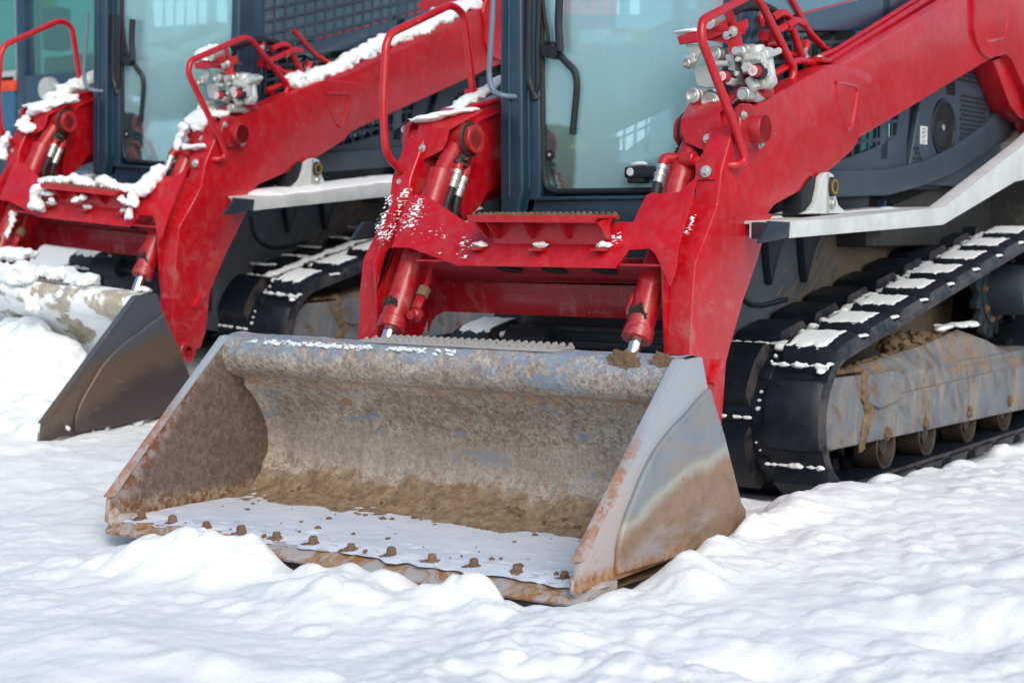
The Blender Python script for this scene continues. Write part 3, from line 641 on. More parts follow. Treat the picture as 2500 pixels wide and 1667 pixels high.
def coup(p,r,L=.17,kind=0,y=YC):
    c=cp(p,y); bm=NB(); ax=(0,1,0)
    if kind==0: prof=[(.004,r*.35),(.001,r*.42),(.004,r*.5),(.001,r*.62),(.004,r*.70),(0,r*.80),(.003,r*.97),(.012,r),(.02,r),(.021,r*.95),(.027,r*.95),(.028,r),(L*.42,r),(L*.45,r*.9)]
    elif kind==1: prof=[(0,r*.55),(.004,r*.62),(L*.16,r*.66),(L*.18,r*.85),(L*.3,r*.88),(L*.34,r*1.2),(L*.45,r*1.25)]
    else: prof=[(.0,r*.85),(.003,r*.97),(L*.42,r),(L*.45,r*.9)]
    lathe(bm,c,ax,prof,28); o=obj('hydraulic_coupler',bm,'zinc' if kind!=3 else 'dirty',bank)
    k=1.35 if kind==1 else 1
    bm=NB(); lathe(bm,c+Vector((0,L*.45,0)),ax,[(0,r*1.12*k),(L*.3,r*1.12*k),(L*.31,r*.95*k),(L*.62,r*.95*k)],6); obj('hex_nut',bm,'zinc',o)
coup((235,610),.030); coup((347,658),.040,.22); coup((555,600),.027,.17,2); coup((507,325),.026,.24,1); coup((372,345),.030,.17,0,1.62); coup((192,405),.018,.05,0,1.55)
bm=NB(); c=cp((553,602),YC-.001); lathe(bm,c,(0,1,0),[(.002,.020),(-.001,.0215),(.002,.023)],24); obj('dust_cap',bm,'dirty',bank)
bm=NB()
plate(bm,[cp(p,1.66) for p in [(238,420),(375,415),(372,500),(385,560),(330,560),(265,545)]],(0,1,0),.03,.004)
plate(bm,[cp(p,1.63) for p in [(195,282),(270,285),(290,330),(255,400),(250,420),(205,445),(200,430),(235,395),(215,370),(180,365),(178,355),(220,350),(222,330),(195,300)]],(0,1,0),.012,.002)
plate(bm,[cp(p,1.63) for p in [(440,352),(475,342),(500,350),(520,540),(500,552),(470,545),(462,430)]],(0,1,0),.07,.006)
cyl(bm,cp((640,300),1.66),cp((705,560),1.66),.034,20,.005); cyl(bm,cp((590,350),1.63),cp((600,470),1.63),.026,18,.005); cyl(bm,cp((700,310),1.70),cp((735,520),1.70),.024,18,.004)
plate(bm,[cp(p,1.61) for p in [(562,345),(615,335),(690,325),(705,420),(715,485),(640,492),(600,470),(570,430)]],(0,1,0),.045,.010)
plate(bm,[cp(p,1.63) for p in [(650,490),(735,480),(742,525),(705,565),(655,570)]],(0,1,0),.06,.010)
cyl(bm,cp((620,395),1.6),cp((690,392),1.6),.012,14); cyl(bm,cp((600,500),1.6),cp((640,570),1.6),.022,16)
cyl(bm,cp((375,410),1.6),cp((465,405),1.6),.012,14); cyl(bm,cp((575,375),1.585),cp((665,370),1.585),.011,14); cyl(bm,cp((700,360),1.62),cp((790,325),1.75),.013,14); cyl(bm,cp((690,350),1.62),cp((735,335),1.68),.019,14)
for p in [(238,355),(240,385),(655,372),(605,425),(690,425),(660,465),(520,378),(512,470)]: lathe(bm,cp(p,1.575),(0,1,0),[(.0,.006),(.002,.010),(.02,.010)],14)
for p in [(575,430),(465,510)]: lathe(bm,cp(p,1.565),(0,1,0),[(0,.018),(.004,.021),(.04,.021)],6)
obj('valve_block',bm,'alu',bank)
for p,r in (((425,487),.020),((622,452),.022)):
    c=cp(p,1.53); bm=NB(); lathe(bm,c+Vector((0,.001,0)),(0,1,0),[(0,r*.95),(.002,r),(.04,r)],24); o=obj('tag_cap',bm,'redcap',bank)
    bm=NB(); lathe(bm,c+Vector((0,.035,0)),(0,1,0),[(0,r*1.2),(.004,r*1.35),(.03,r*1.35)],24); obj('rubber_collar',bm,'dark',o)
    bm=NB(); lathe(bm,c-Vector((0,.001,0)),(0,1,0),[(0,r*.86),(.001,r*.86)],24); obj('tag_face',bm,'wsticker',o)
    bm=NB(); t=r*.07
    for (x0,z0,x1,z1_) in [(-.1,-.55,.0,.55),(-.5,0,-.1,.1),(-.5,.5,-.1,.58),(-.5,-.5,-.42,0)]: box(bm,c.x+x0*r,c.x+x1*r,c.y-.0022,c.y-.001,c.z+z0*r,c.z+z1_*r,0)
    for k in range(4): box(bm,c.x+.2*r,c.x+.5*r,c.y-.0022,c.y-.001,c.z+(k*.22-.4)*r,c.z+(k*.22-.34)*r,0)
    obj('tag_marks',bm,'rsticker',o)
for p in [(460,220),(495,203)]: bm=NB(); hexb(bm,cp(p,1.615),(0,-1,0),.014); obj('bolt',bm,'zinc',bank)
def pipe(f,pts,X,r=.014,mat='red',fr=.05,name='hydraulic_pipe',par=bank,ribs=False,rs=None):
    V=[at(*f(*p),0,X if not isinstance(X,(list,tuple)) else X[i]) for i,p in enumerate(pts)]; bm=NB()
    if rs: V=resample(fillet(V,.08),rs); fr=0
    tube(bm,V,r,12,fr,ribs); return obj(name,bm,mat,par)
pipe(z3,[(690,235),(760,205),(830,170),(900,130),(940,150)],.66,.016); pipe(z3,[(745,120),(800,80),(850,95),(880,200),(935,370)],.64,.017)
pipe(z3,[(850,-30),(985,215),(1100,330)],.60,.015); pipe(z3,[(745,480),(880,400),(920,385),(1050,412),(1110,390),(1800,-40)],.68,.015)
pipe(z3,[(1020,375),(1150,325),(1760,-60)],.64,.014); pipe(z3,[(700,285),(760,270),(800,330),(900,360)],.62,.014); pipe(z3,[(680,170),(670,110),(700,60)],.64,.012)
pipe(z3,[(480,75),(560,38),(640,35),(700,50),(770,90),(800,170)],.60,.020,'hose',0,'corrugated_hose',bank,True,.008)
pipe(z3,[(575,110),(585,70),(620,50)],.58,.011,'hose',0,'corrugated_hose',bank,True,.008)
bm=NB()
for p in [(700,225),(845,165),(755,480),(720,230)]: c=at(*z3(*p),0,.66); d=Vector((0,1,.35)); lathe(bm,c-d*.02,d,[(0,.022),(.035,.022)],6); obj('pipe_nut',bm,'red',bank); bm=NB()
c=at(*z3(965,270),0,.62); lathe(bm,c,(0,-.6,-1),[(0,.02),(.05,.02)],6)
obj('pipe_nut',bm,'red',bank)
bm=NB(); c=at(*z3(945,305),0,.62); lathe(bm,c,(0,.6,-1),[(0,.017),(.02,.017),(.022,.012),(.04,.012),(.041,.018),(.07,.016)],12); c=at(*z3(1045,360),0,.66); hexb(bm,c-Vector((0,0,.02)),(0,0,1),.018,.02)
cyl(bm,at(*z3(340,150),0,.6),at(*z3(415,120),0,.6),.024,16); cyl(bm,at(*z3(670,100),0,.64),at(*z3(695,90),0,.64),.016,16)
obj('zinc_fitting',bm,'zinc',bank)
bm=NB(); c0=at(*z3(1060,385),0,.70); c1=at(*z3(1170,350),0,.64); box(bm,.60,.72,c0.y-.04,c0.y+.10,c0.z-.01,c0.z+.01,.003); obj('pipe_clamp',bm,'red',bank)
bm=NB()
for x_,y_,z_,r,sq in ((0,0,0,.05,(1.5,.8,.25)),(.05,.02,0,.03,(1.2,1,.3))):
    c=at(*z3(225,205),1,1.66); blob(bm,(c.x+x_,c.y+y_,c.z+z_),r,3,sq,.3,2)
obj('snow_patch',bm,'snow',bank)

# ---- cab ----
cab=empty('cab'); cab.parent=root
XL,XR=-.50,.60; YF=1.78; ZB=1.145; ZT=2.35; YR=3.35
bm=NB()
lp=xz(z2,[(1120,1350),(1100,1150),(1090,640),(1100,-200)],1.75)
prism(bm,[(XL,ZB+.02),(XL+.02,ZB),(XL+.09,ZB),(XL+.12,1.25),(XL+.105,ZT),(XL,ZT)],1,1.75,1.92,.02,4)
prism(bm,[(XL+.09,ZB),(XL+.14,ZB),(-.325,1.25),(-.345,ZT),(XL+.10,ZT),(XL+.115,1.25)],1,1.80,1.92,.012,3)
prism(bm,[(XR-.075,ZB),(XR,ZB),(XR,ZT),(XR-.06,ZT)],1,1.78,1.92,.02,4)
box(bm,XL,XR,1.78,1.90,ZT-.05,ZT+.06,.02)
tube(bm,[(XL+.052,1.748,1.22),(XL+.052,1.748,ZT)],.005,8,0); tube(bm,[(XL+.118,1.80,1.26),(XL+.11,1.80,ZT)],.006,8,0)
pil=obj('cab_frame',bm,'cab',cab)
bm=NB(); prism(bm,[(XL+.06,ZB-.06),(XR,ZB-.06),(XR,1.222),(XL+.10,1.222)],1,1.80,1.90,.012,3); box(bm,XL+.15,XR-.02,1.775,1.81,1.205,1.222,.005); obj('cab_sill',bm,'cab',pil)
# door glass with rubber seal
ga=[(-.325,1.30),(-.31,1.262),(-.27,1.24),(XR-.09,1.238),(XR-.075,ZT),(-.345,ZT)]
bm=NB(); prism(bm,ga,1,1.83,1.836,0); dg=obj('front_door_glass',bm,'glass',cab)
bm=NB(); tube(bm,[(-.345,1.825,ZT),(-.328,1.825,1.34),(-.315,1.825,1.265),(-.27,1.825,1.242),(XR-.09,1.825,1.24)],.014,10,.05); obj('glass_seal',bm,'dark',dg)
pipe(z4 if 0 else z2,[(1240,-60),(1240,300),(1243,570)],[-.40]*3,.014,'dark',.0,'drip_rubber',pil)
bm=NB(); V=[at(*z2(*p),1,1.80) for p in [(1285,-60),(1280,300),(1282,520),(1310,580),(1330,640)]]; tube(bm,V,.017,10,.06); V=[at(*z2(*p),1,1.80) for p in [(1350,-60),(1340,300),(1340,560),(1310,640)]]; tube(bm,V,.012,10,.06); obj('door_seal',bm,'dark',pil)
# grab bar
V=[at(*z2(*p),1,1.70) for p in [(1060,-80),(1050,150),(1030,450),(1035,530),(1060,590),(1120,615)]]; V.append(V[-1]+Vector((.04,.09,0)))
bm=NB(); tube(bm,V,.0125,12,.05); obj('grab_bar',bm,m_paint('grab_bar_paint',(.13,.18,.25),.35,.1),cab)
# wiper arm and motor
bm=NB(); V=[at(*z2(*p),1,1.815) for p in [(1370,-20),(1385,120),(1410,250),(1405,300)]]; tube(bm,V,.008,8,.02)
V=[at(*z2(*p),1,1.80) for p in [(1480,-40),(1472,160),(1478,250),(1482,330)]]; tube(bm,V,.017,10,.03)
c=at(*z2(1400,315),1,1.80); cyl(bm,c,c+Vector((0,.04,0)),.035,20); c=at(*z2(1430,340),1,1.79); cyl(bm,c,c+Vector((0,.04,0)),.024,20); c=at(*z2(1400,272),1,1.79); hexb(bm,c,(0,-1,0),.008)
obj('wiper',bm,'dark',cab)
bm=NB(); V=[at(*z2(*p),1,1.822) for p in [(1480,350),(1520,400),(1575,450),(1590,520),(1588,600),(1578,700),(1562,860)]]; tube(bm,V,.014,10,.05); obj('inner_grab_bar',bm,'dark',cab)
# door handle
a=at(*z2(1908,1065),1,1.80); b=at(*z2(2110,1135),1,1.80)
bm=NB(); box(bm,a.x,b.x,1.775,1.83,b.z,a.z,.012); box(bm,a.x+.01,a.x+.09,1.785,1.83,b.z-.02,b.z+.01,.006); dh=obj('door_handle',bm,'dark',cab)
bm=NB(); c=at(*z2(1927,1098),1,1.772); lathe(bm,c,(0,1,0),[(0,.014),(.003,.017),(.01,.017)],20); box(bm,c.x-.006,c.x+.006,c.y-.001,c.y+.002,c.z-.0015,c.z+.0015,0); obj('door_lock',bm,'wsticker',dh)
bm=NB(); c=at(*z2(1990,1048),1,1.80); blob(bm,c,.03,3,(1.3,.6,.35),.3,1); obj('snow_patch',bm,'snow',dh)
bm=NB(); c=at(*z2(1417,990),1,1.825); lathe(bm,c,(0,1,0),[(0,.004),(.002,.012),(.003,.022),(.012,.026)],24); obj('glass_bolt',bm,'dark',cab)
bm=NB(); c=at(*z2(1412,988),1,1.822); lathe(bm,c,(0,1,0),[(0,.007),(.002,.008)],16); obj('bolt_head',bm,'lamp',cab)
# stickers on the rear window inside
def sticker(p0,p1,Y,mat,name='window_sticker',f=z2,hdr=None,lines=4):
    a=at(*f(*p0),1,Y); b=at(*f(*p1),1,Y); bm=NB(); box(bm,a.x,b.x,Y,Y+.002,b.z,a.z,0); o=obj(name,bm,mat,cab)
    if hdr: 
        bm=NB(); h=(a.z-b.z)*.38; box(bm,a.x+(b.x-a.x)*.3,b.x,Y-.001,Y-.0002,a.z-h,a.z,0); obj('sticker_header',bm,hdr,o)
    bm=NB()
    for k in range(lines):
        z=a.z-(a.z-b.z)*(.5+.45*k/lines) if hdr else a.z-(a.z-b.z)*(.15+.8*k/lines)
        box(bm,a.x+(b.x-a.x)*.12,b.x-(b.x-a.x)*(.1+.1*(k%2)),Y-.001,Y-.0003,z-.002,z,0)
    obj('sticker_print',bm,'dirty',o)
sticker((1610,198),(1742,272),1.85,'wsticker'); sticker((1748,190),(1938,272),1.85,'wsticker',hdr='rsticker'); sticker((1942,186),(2058,276),1.85,'yellow')
# interior: seat, console, rear wall with mesh window
bm=NB(); X_=-.47
def rp4(q):
    V=[at(*z2(*p),0,X_) for p in q]; prism(bm,[(v.y,v.z) for v in V],0,X_,X_+.008,0)
rp4([(1310,95),(2450,95),(2450,580),(1310,580)]); rp4([(1310,580),(1850,580),(1820,960),(1310,960)]); rp4([(2085,580),(2450,580),(2450,960),(2030,960)]); rp4([(1850,580),(2080,580),(1835,725)]); rp4([(1310,960),(2450,960),(2450,1300),(1310,1300)]); rp4([(2030,960),(2045,860),(1905,960)])
rp4([(1310,-300),(1490,-300),(1515,95),(1310,95)]); rp4([(1860,-300),(1920,-300),(1920,95),(1860,95)]); rp4([(1990,-300),(2450,-300),(2450,95),(1990,95)])
for x in (1575,1645,1715,1795): rp4([(x,-300),(x+10,-300),(x+10,95),(x,95)])
for x in (1895,1965,2035): rp4([(x,560),(x+12,560),(x-6,980),(x-18,980)])
for y in (740,830): rp4([(1830,y+60),(2080,y-50),(2080,y-38),(1830,y+72)])
obj('rear_screen',bm,'rearglass',cab)
bm=NB(); prism(bm,[(2.35,1.2),(2.85,1.2),(2.95,1.95),(2.80,1.97),(2.72,1.42),(2.35,1.40)],0,.30,.56,.04,4); obj('seat',bm,'seat',cab)
bm=NB(); V=[at(*z2(*p),1,1.97) for p in [(1350,835),(1400,855),(1500,860),(1590,835),(1600,870),(1665,960),(1690,1100),(1680,1150),(1640,1175),(1400,1180),(1350,1100)]]; prism(bm,[(v.x,v.z) for v in V],1,1.97,2.1,.012); obj('foot_console',bm,'seat',cab)
bm=NB(); V=[at(*z2(*p),1,1.96) for p in [(1590,870),(1640,900),(1670,965),(1600,975)]]; plate(bm,V,(0,1,0),.004,0); V=[at(*z2(*p),1,1.96) for p in [(1545,925),(1590,920),(1590,950),(1545,948)]]; plate(bm,V,(0,1,0),.004,0); obj('warning_label',bm,'yellow',cab)
bm=NB(); box(bm,XL,XR,1.92,YR,ZB-.06,ZB,.01); box(bm,XL,XL+.02,1.92,YR,ZB,1.40,.005); box(bm,XL,XR,1.78,YR,ZT,ZT+.06,.02); box(bm,XL,XL+.04,YR-.1,YR,1.4,ZT,.01); box(bm,XR-.04,XR,YR-.1,YR,1.4,ZT,.01); box(bm,XL,XR,YR-.03,YR,1.14,1.22,.01); obj('cab_shell',bm,'cab',cab)
def mesh_guard(y0,y1,zlo,zhi,X,name,t=.008,pz=.12,py=.10,slope=.0,par=cab):
    bm=NB(); y=y0
    while y<=y1+.001:
        box(bm,X-.005,X+.005,y-t,y+t,zlo+slope*(y-y0),zhi,0); y+=py
    z=zlo
    while z<zhi:
        prism(bm,[(y0,z-t),(y1,z-t+slope*(y1-y0)),(y1,z+t+slope*(y1-y0)),(y0,z+t)],0,X-.004,X+.006,0); z+=pz
    return obj(name,bm,'cab2',par)
for X in (XR,):
    s=1 if X>0 else -1
    bm=NB(); prism(bm,[(1.98,1.90),(3.38,2.20),(3.6,ZT),(1.98,ZT)],0,X-s*.012,X-s*.004,0); obj('side_window',bm,'sideglass',cab)
    bm=NB(); prism(bm,[(1.90,1.0),(1.90,ZT),(1.98,ZT),(1.98,1.887),(3.38,2.193),(5.2,2.59),(5.2,2.2),(3.46,2.02),(1.99,1.868),(1.99,1.0)],0,X-s*.02,X,.006); obj('side_panel',bm,'cab',cab)
    mesh_guard(2.02,3.46,1.30,1.885,X-s*.008,'side_guard',.0075,.075,.092,.10)
    bm=NB(); box(bm,X-s*.06-.002,X-s*.06+.002,1.95,3.5,1.3,2.0,0); obj('inner_window',bm,'glass2',cab)

# ---- engine side covers, bumper ----
cov=empty('engine_cover'); cov.parent=root
for X in (XR,XL):
    s=1 if X>0 else -1
    # front lower panel with louvre opening (bars in front of a dark teal void)
    bm=NB(); prism(bm,[(2.0,1.26),(3.55,1.26),(3.66,1.95),(3.53,1.95),(3.45,1.52),(3.10,1.44),(2.62,1.355),(2.0,1.32)],0,X-s*.03,X-s*.0,.004); obj('lower_panel',bm,'cab2',cov)
    bm=NB(); prism(bm,[(3.50,1.30),(3.60,1.30),(3.86,1.9),(3.70,1.9)],0,X-s*.08,X-s*.03,.004); obj('panel_gap',bm,'cab',cov)
    # rear panel
    bm=NB(); prism(bm,[(3.58,1.30),(5.6,1.30),(5.6,2.1),(3.86,2.0)],0,X-s*.03,X+s*.004,.01,3); rp=obj('rear_panel',bm,'cab2',cov)
    XX=X+s*.005
    c=Vector((0,4.06,1.59)); bm=NB()
    ring=[(c.y+.155*math.cos(t)*1.0,c.z+.135*math.sin(t)) for t in [2*math.pi*k/32 for k in range(32)]]
    prism(bm,ring,0,X,XX+s*.002,0); obj('filler_opening',bm,'black',rp)
    bm=NB(); tube(bm,[Vector((XX,y,z)) for y,z in ring+[ring[0]]],.012,8,0); obj('filler_rim',bm,'dark',rp)
    bm=NB(); blob(bm,(XX+s*.0,c.y-.03,c.z-.03),.07,3,(.15,1.0,.95),.2,3); obj('filler_cap',bm,'seat',rp)
    bm=NB(); lathe(bm,(XX+s*.012,c.y-.035,c.z-.0),(s,0,0),[(0,.016),(.004,.016)],16); obj('cap_badge',bm,'lamp',rp)
    # fuel sticker with a pump pictogram
    bm=NB(); box(bm,X,XX,3.745,3.84,1.498,1.585,0); st=obj('fuel_sticker',bm,'wsticker',rp)
    bm=NB(); X2=XX+s*.0006
    def ln(y0,z0,y1,z1_,w=.0022):
        a=Vector((X2,y0,z0)); b=Vector((X2,y1,z1_)); d=(b-a).normalized(); q=d.cross(Vector((1,0,0)))*w; f=[a+q,b+q,b-q,a-q]
        vs=[bm.verts.new(v) for v in f]; bm.faces.new(vs)
    for a_,b_ in [((3.768,1.530),(3.768,1.572)),((3.768,1.572),(3.798,1.572)),((3.798,1.572),(3.798,1.530)),((3.763,1.530),(3.803,1.530)),((3.768,1.556),(3.798,1.556)),((3.778,1.538),(3.788,1.538)),((3.778,1.548),(3.788,1.548)),((3.806,1.574),(3.822,1.562)),((3.822,1.562),(3.822,1.538)),((3.822,1.538),(3.806,1.536)),((3.76,1.518),(3.825,1.518)),((3.76,1.510),(3.825,1.510)),((3.76,1.503),(3.81,1.503))]: ln(*a_,*b_,.0012 if a_[1]<1.52 else .0022)
    obj('pump_pictogram',bm,'black',st)
    # perforated fields
    bm=NB()
    def holes(y0,y1,z0,z1_,fn=lambda y,z:True):
        z=z0; k=0
        while z<z1_:
            y=y0+(k%2)*.02
            while y<y1:
                if fn(y,z): box(bm,X,XX+s*.001,y,y+.022,z,z+.016,0)
                y+=.040
            z+=.024; k+=1
    holes(4.28,4.75,1.52,1.78,lambda y,z:y>4.28+max(0,(1.60-z)*.2) and z>1.52+(y-4.35)*.35 and y<4.7)
    holes(4.15,4.75,1.84,1.98); holes(3.66,3.80,1.37,1.47,lambda y,z:y<3.66+(1.49-z)*.9+.02)
    obj('vent_holes',bm,'black',rp)
    bm=NB(); box(bm,X,XX+s*.001,4.10,4.22,1.76,1.83,0); obj('latch_recess',bm,'black',rp)
    # sweeping bumper
    up=yz(z3,[(1130,1092),(1300,1085),(1500,1075),(1700,1035),(1900,940),(2100,800),(2220,650)],.62); lo=yz(z3,[(1170,1272),(1480,1250),(1700,1190),(1900,1110),(2100,980),(2260,820)],.62)
    up[0]=(2.2,1.335); lo[0]=(2.2,1.21)
    bm=NB(); prism(bm,lo+[(5.6,1.9),(5.6,2.05)]+up[::-1],0,s*.56,s*.63,.014,3); obj('side_bumper',bm,'cab2',cov)
    bm=NB(); prism(bm,[(2.2,1.13),(3.3,1.15),(4.2,1.3),(5.5,1.6),(5.5,1.9),(4.1,1.40),(3.3,1.26),(2.2,1.25)],0,s*.42,s*.56,.01); obj('sill_plate',bm,'hull',cov)
    pipe(z3,[(2200,960),(2240,935),(2270,900),(2290,860)],.60,.035,'zinc',.05,'exhaust_pipe',cov) if s>0 else None
# ---- hull ----
bm=NB(); prism(bm,[(1.95,.28),(1.80,.45),(1.80,.80),(1.88,1.08),(5.5,1.2),(5.5,.35)],0,-.40,.41,.015,2)
hull=obj('hull',bm,'splat',root)
bm=NB(); box(bm,-.5,.56,3.2,5.7,1.0,1.30,.02); box(bm,-.5,.88,4.95,5.8,.30,1.45,.03); obj('rear_body',bm,'dirtyhull',root)
bm=NB(); box(bm,-.41,.42,1.76,1.80,.42,.66,.008); box(bm,-.40,.41,1.77,1.80,.68,1.09,.008); cyl(bm,(-.42,1.72,.62),(-.22,1.72,.62),.06,24); box(bm,-.3,.3,1.70,1.78,.60,.625,.004); obj('front_guard',bm,'hull',hull)
for s in (1,-1):
    bm=NB()
    for y in (2.44,2.80): prism(bm,[(y,.84),(y+.03,.90),(y+.09,1.0),(y+.2,1.1),(y-.06,1.1),(y-.03,.95)],0,s*.41,s*.45,.01)
    tube(bm,[Vector((s*.413,y,z)) for y,z in [(2.12,.95),(2.16,.83),(2.27,.77),(2.40,.755),(2.66,.775)]],.012,8,.06)
    obj('side_gusset',bm,'hull',hull)
    # white fender beam
    o_=yz(z3,[(850,1520),(1830,1435),(2290,1160)],.95); u_=yz(z3,[(860,1410),(1120,1395),(1840,1320),(2352,920)],.95)
    pf=[o_[0],o_[1],o_[2],(4.6,1.36),(5.6,1.45),(5.6,1.7),(4.9,1.72),u_[3],u_[2],u_[1],u_[0]]
    bm=NB(); prism(bm,pf,0,s*.945,s*.955,.003); 
    tp=[u_[0],u_[1],u_[2],u_[3],(4.9,1.72),(5.6,1.7)]
    prism(bm,tp[:3]+[(y,z-.012) for y,z in tp[:3][::-1]],0,s*.60,s*.95,.003); prism(bm,tp[2:]+[(y,z-.012) for y,z in tp[2:][::-1]],0,s*.88,s*.95,.003); prism(bm,[o_[0],(o_[0][0],1.112),(3.1,1.17),(3.1,1.12)],0,s*.79,s*.80,.003)
    fen=obj('fender',bm,'white',root)
    bm=NB(); prism(bm,[(1.285,1.035),(1.53,1.055),(1.53,1.112),(1.37,1.116)],0,s*.934,s*.952,.005); prism(bm,[(1.52,1.05),(1.56,1.055),(1.56,1.112),(1.52,1.112)],0,s*.80,s*.95,.004); obj('fender_nose',bm,'hull',fen)
    bp_=yz(z3,[(940,1365),(990,1345),(1030,1290),(1050,1200),(1060,1130),(1080,1105),(1110,1098),(1138,1115),(1150,1160),(1152,1250),(1170,1310),(1210,1345),(1250,1362)],.80)
    bm=NB(); prism(bm,bp_,0,s*.775,s*.80,.005); prism(bm,bp_,0,s*.665,s*.69,.005); br=obj('hinge_bracket',bm,'white',fen)
    c=at(*z3(1120,1192),0,.80); bm=NB(); lathe(bm,(s*.80,c.y,c.z),(s,0,0),[(0,.040),(.016,.038),(.018,.028)],24); obj('pin_eye',bm,'dirty',br)
    bm=NB(); lathe(bm,(s*.812,c.y,c.z),(s,0,0),[(0,.033),(.008,.032),(.009,.022),(.003,.021)],24); obj('brass_bush',bm,'brass',br)
    c=at(*z3(1122,1300),0,.80); bm=NB(); hexb(bm,(s*.80,c.y,c.z),(s,0,0),.017); 
    prism(bm,[(c.y-.05,c.z-.04),(c.y-.035,c.z-.04),(c.y-.035,c.z+.12),(c.y-.05,c.z+.12)],0,s*.80,s*.806,.001); obj('bolt',bm,'zinc',br)
    bm=NB(); prism(bm,[(2.02,1.14),(2.20,1.14),(2.19,1.26),(2.12,1.30),(2.02,1.24)],0,s*.69,s*.775,.004); obj('rubber_stop',bm,'dark',br)
    # snow lying on the fender
    bm=NB()
    for i in range(46):
        t=i/45; y=2.35+t*.75; z=u_[1][1]+(u_[2][1]-u_[1][1])*(y-u_[1][0])/(u_[2][0]-u_[1][0]); blob(bm,(s*(.74+.10*noise.noise(Vector((y*5,0,0)))),y,z-.002),.035,2,(1.2+1.8*noise.noise(Vector((y*9,4,0))),1,.16),.45,i,5)
    for i in range(14): blob(bm,(s*(.66+.04*noise.noise(Vector((i,0,0)))),1.85+i*.02,1.13),.03,2,(1.2,1,.4),.4,i+40)
    merged('snow_patch',bm,'snow',fen,.008,1)

# ---- tracks ----
def hull2(circ,off):
    P=[]
    for cy,cz,r in circ:
        for k in range(96): a=2*math.pi*k/96; P.append((cy+(r+off)*math.cos(a),cz+(r+off)*math.sin(a)))
    P=sorted(set(P))
    def cr(o,a,b): return (a[0]-o[0])*(b[1]-o[1])-(a[1]-o[1])*(b[0]-o[0])
    def half(Q):
        h=[]
        for p in Q:
            while len(h)>1 and cr(h[-2],h[-1],p)<=0: h.pop()
            h.append(p)
        return h[:-1]
    return half(P)+half(P[::-1])
CIR=[(2.14,.325,.255),(4.57,.765,.25),(4.47,.27,.20)]
LOOP=hull2(CIR,0.0)
def dense(L,st=.03):
    o=[]
    for a,b in zip(L,L[1:]+L[:1]):
        d=math.dist(a,b); n=max(1,round(d/st))
        for k in range(n): o.append((a[0]+(b[0]-a[0])*k/n,a[1]+(b[1]-a[1])*k/n))
    return o
DL=dense(LOOP)
i0=min(range(len(DL)),key=lambda i:abs(DL[i][0]-2.14)+abs(DL[i][1]-.07)); DL=DL[i0:]+DL[:i0]
DL=DL[::-1]   # run: bottom front -> up round the idler -> top run to the rear
CUM=[0]
for a,b in zip(DL,DL[1:]+DL[:1]): CUM.append(CUM[-1]+math.dist(a,b))
TL=CUM[-1]
def tp(s,h):
    s%=TL; lo=0; hi=len(CUM)-1
    while hi-lo>1:
        m=(lo+hi)//2
        if CUM[m]<=s: lo=m
        else: hi=m
    def P(i): return Vector(DL[i%len(DL)])
    a,b=P(lo),P(lo+1); t=(s-CUM[lo])/max(1e-9,CUM[lo+1]-CUM[lo]); p=a*(1-t)+b*t
    d=(P(lo+2)-P(lo-1)).normalized(); n=Vector((-d.y,d.x)); 
    ctr=Vector((3.3,.5)); 
    if n.dot(p-ctr)<0: n=-n
    return p+n*h
NL=int(TL/.325); PIT_=TL/NL
def lugs(k): return k*PIT_+LOFF
LOFF=-.06
def topness(s):
    p=tp(s,0); return p
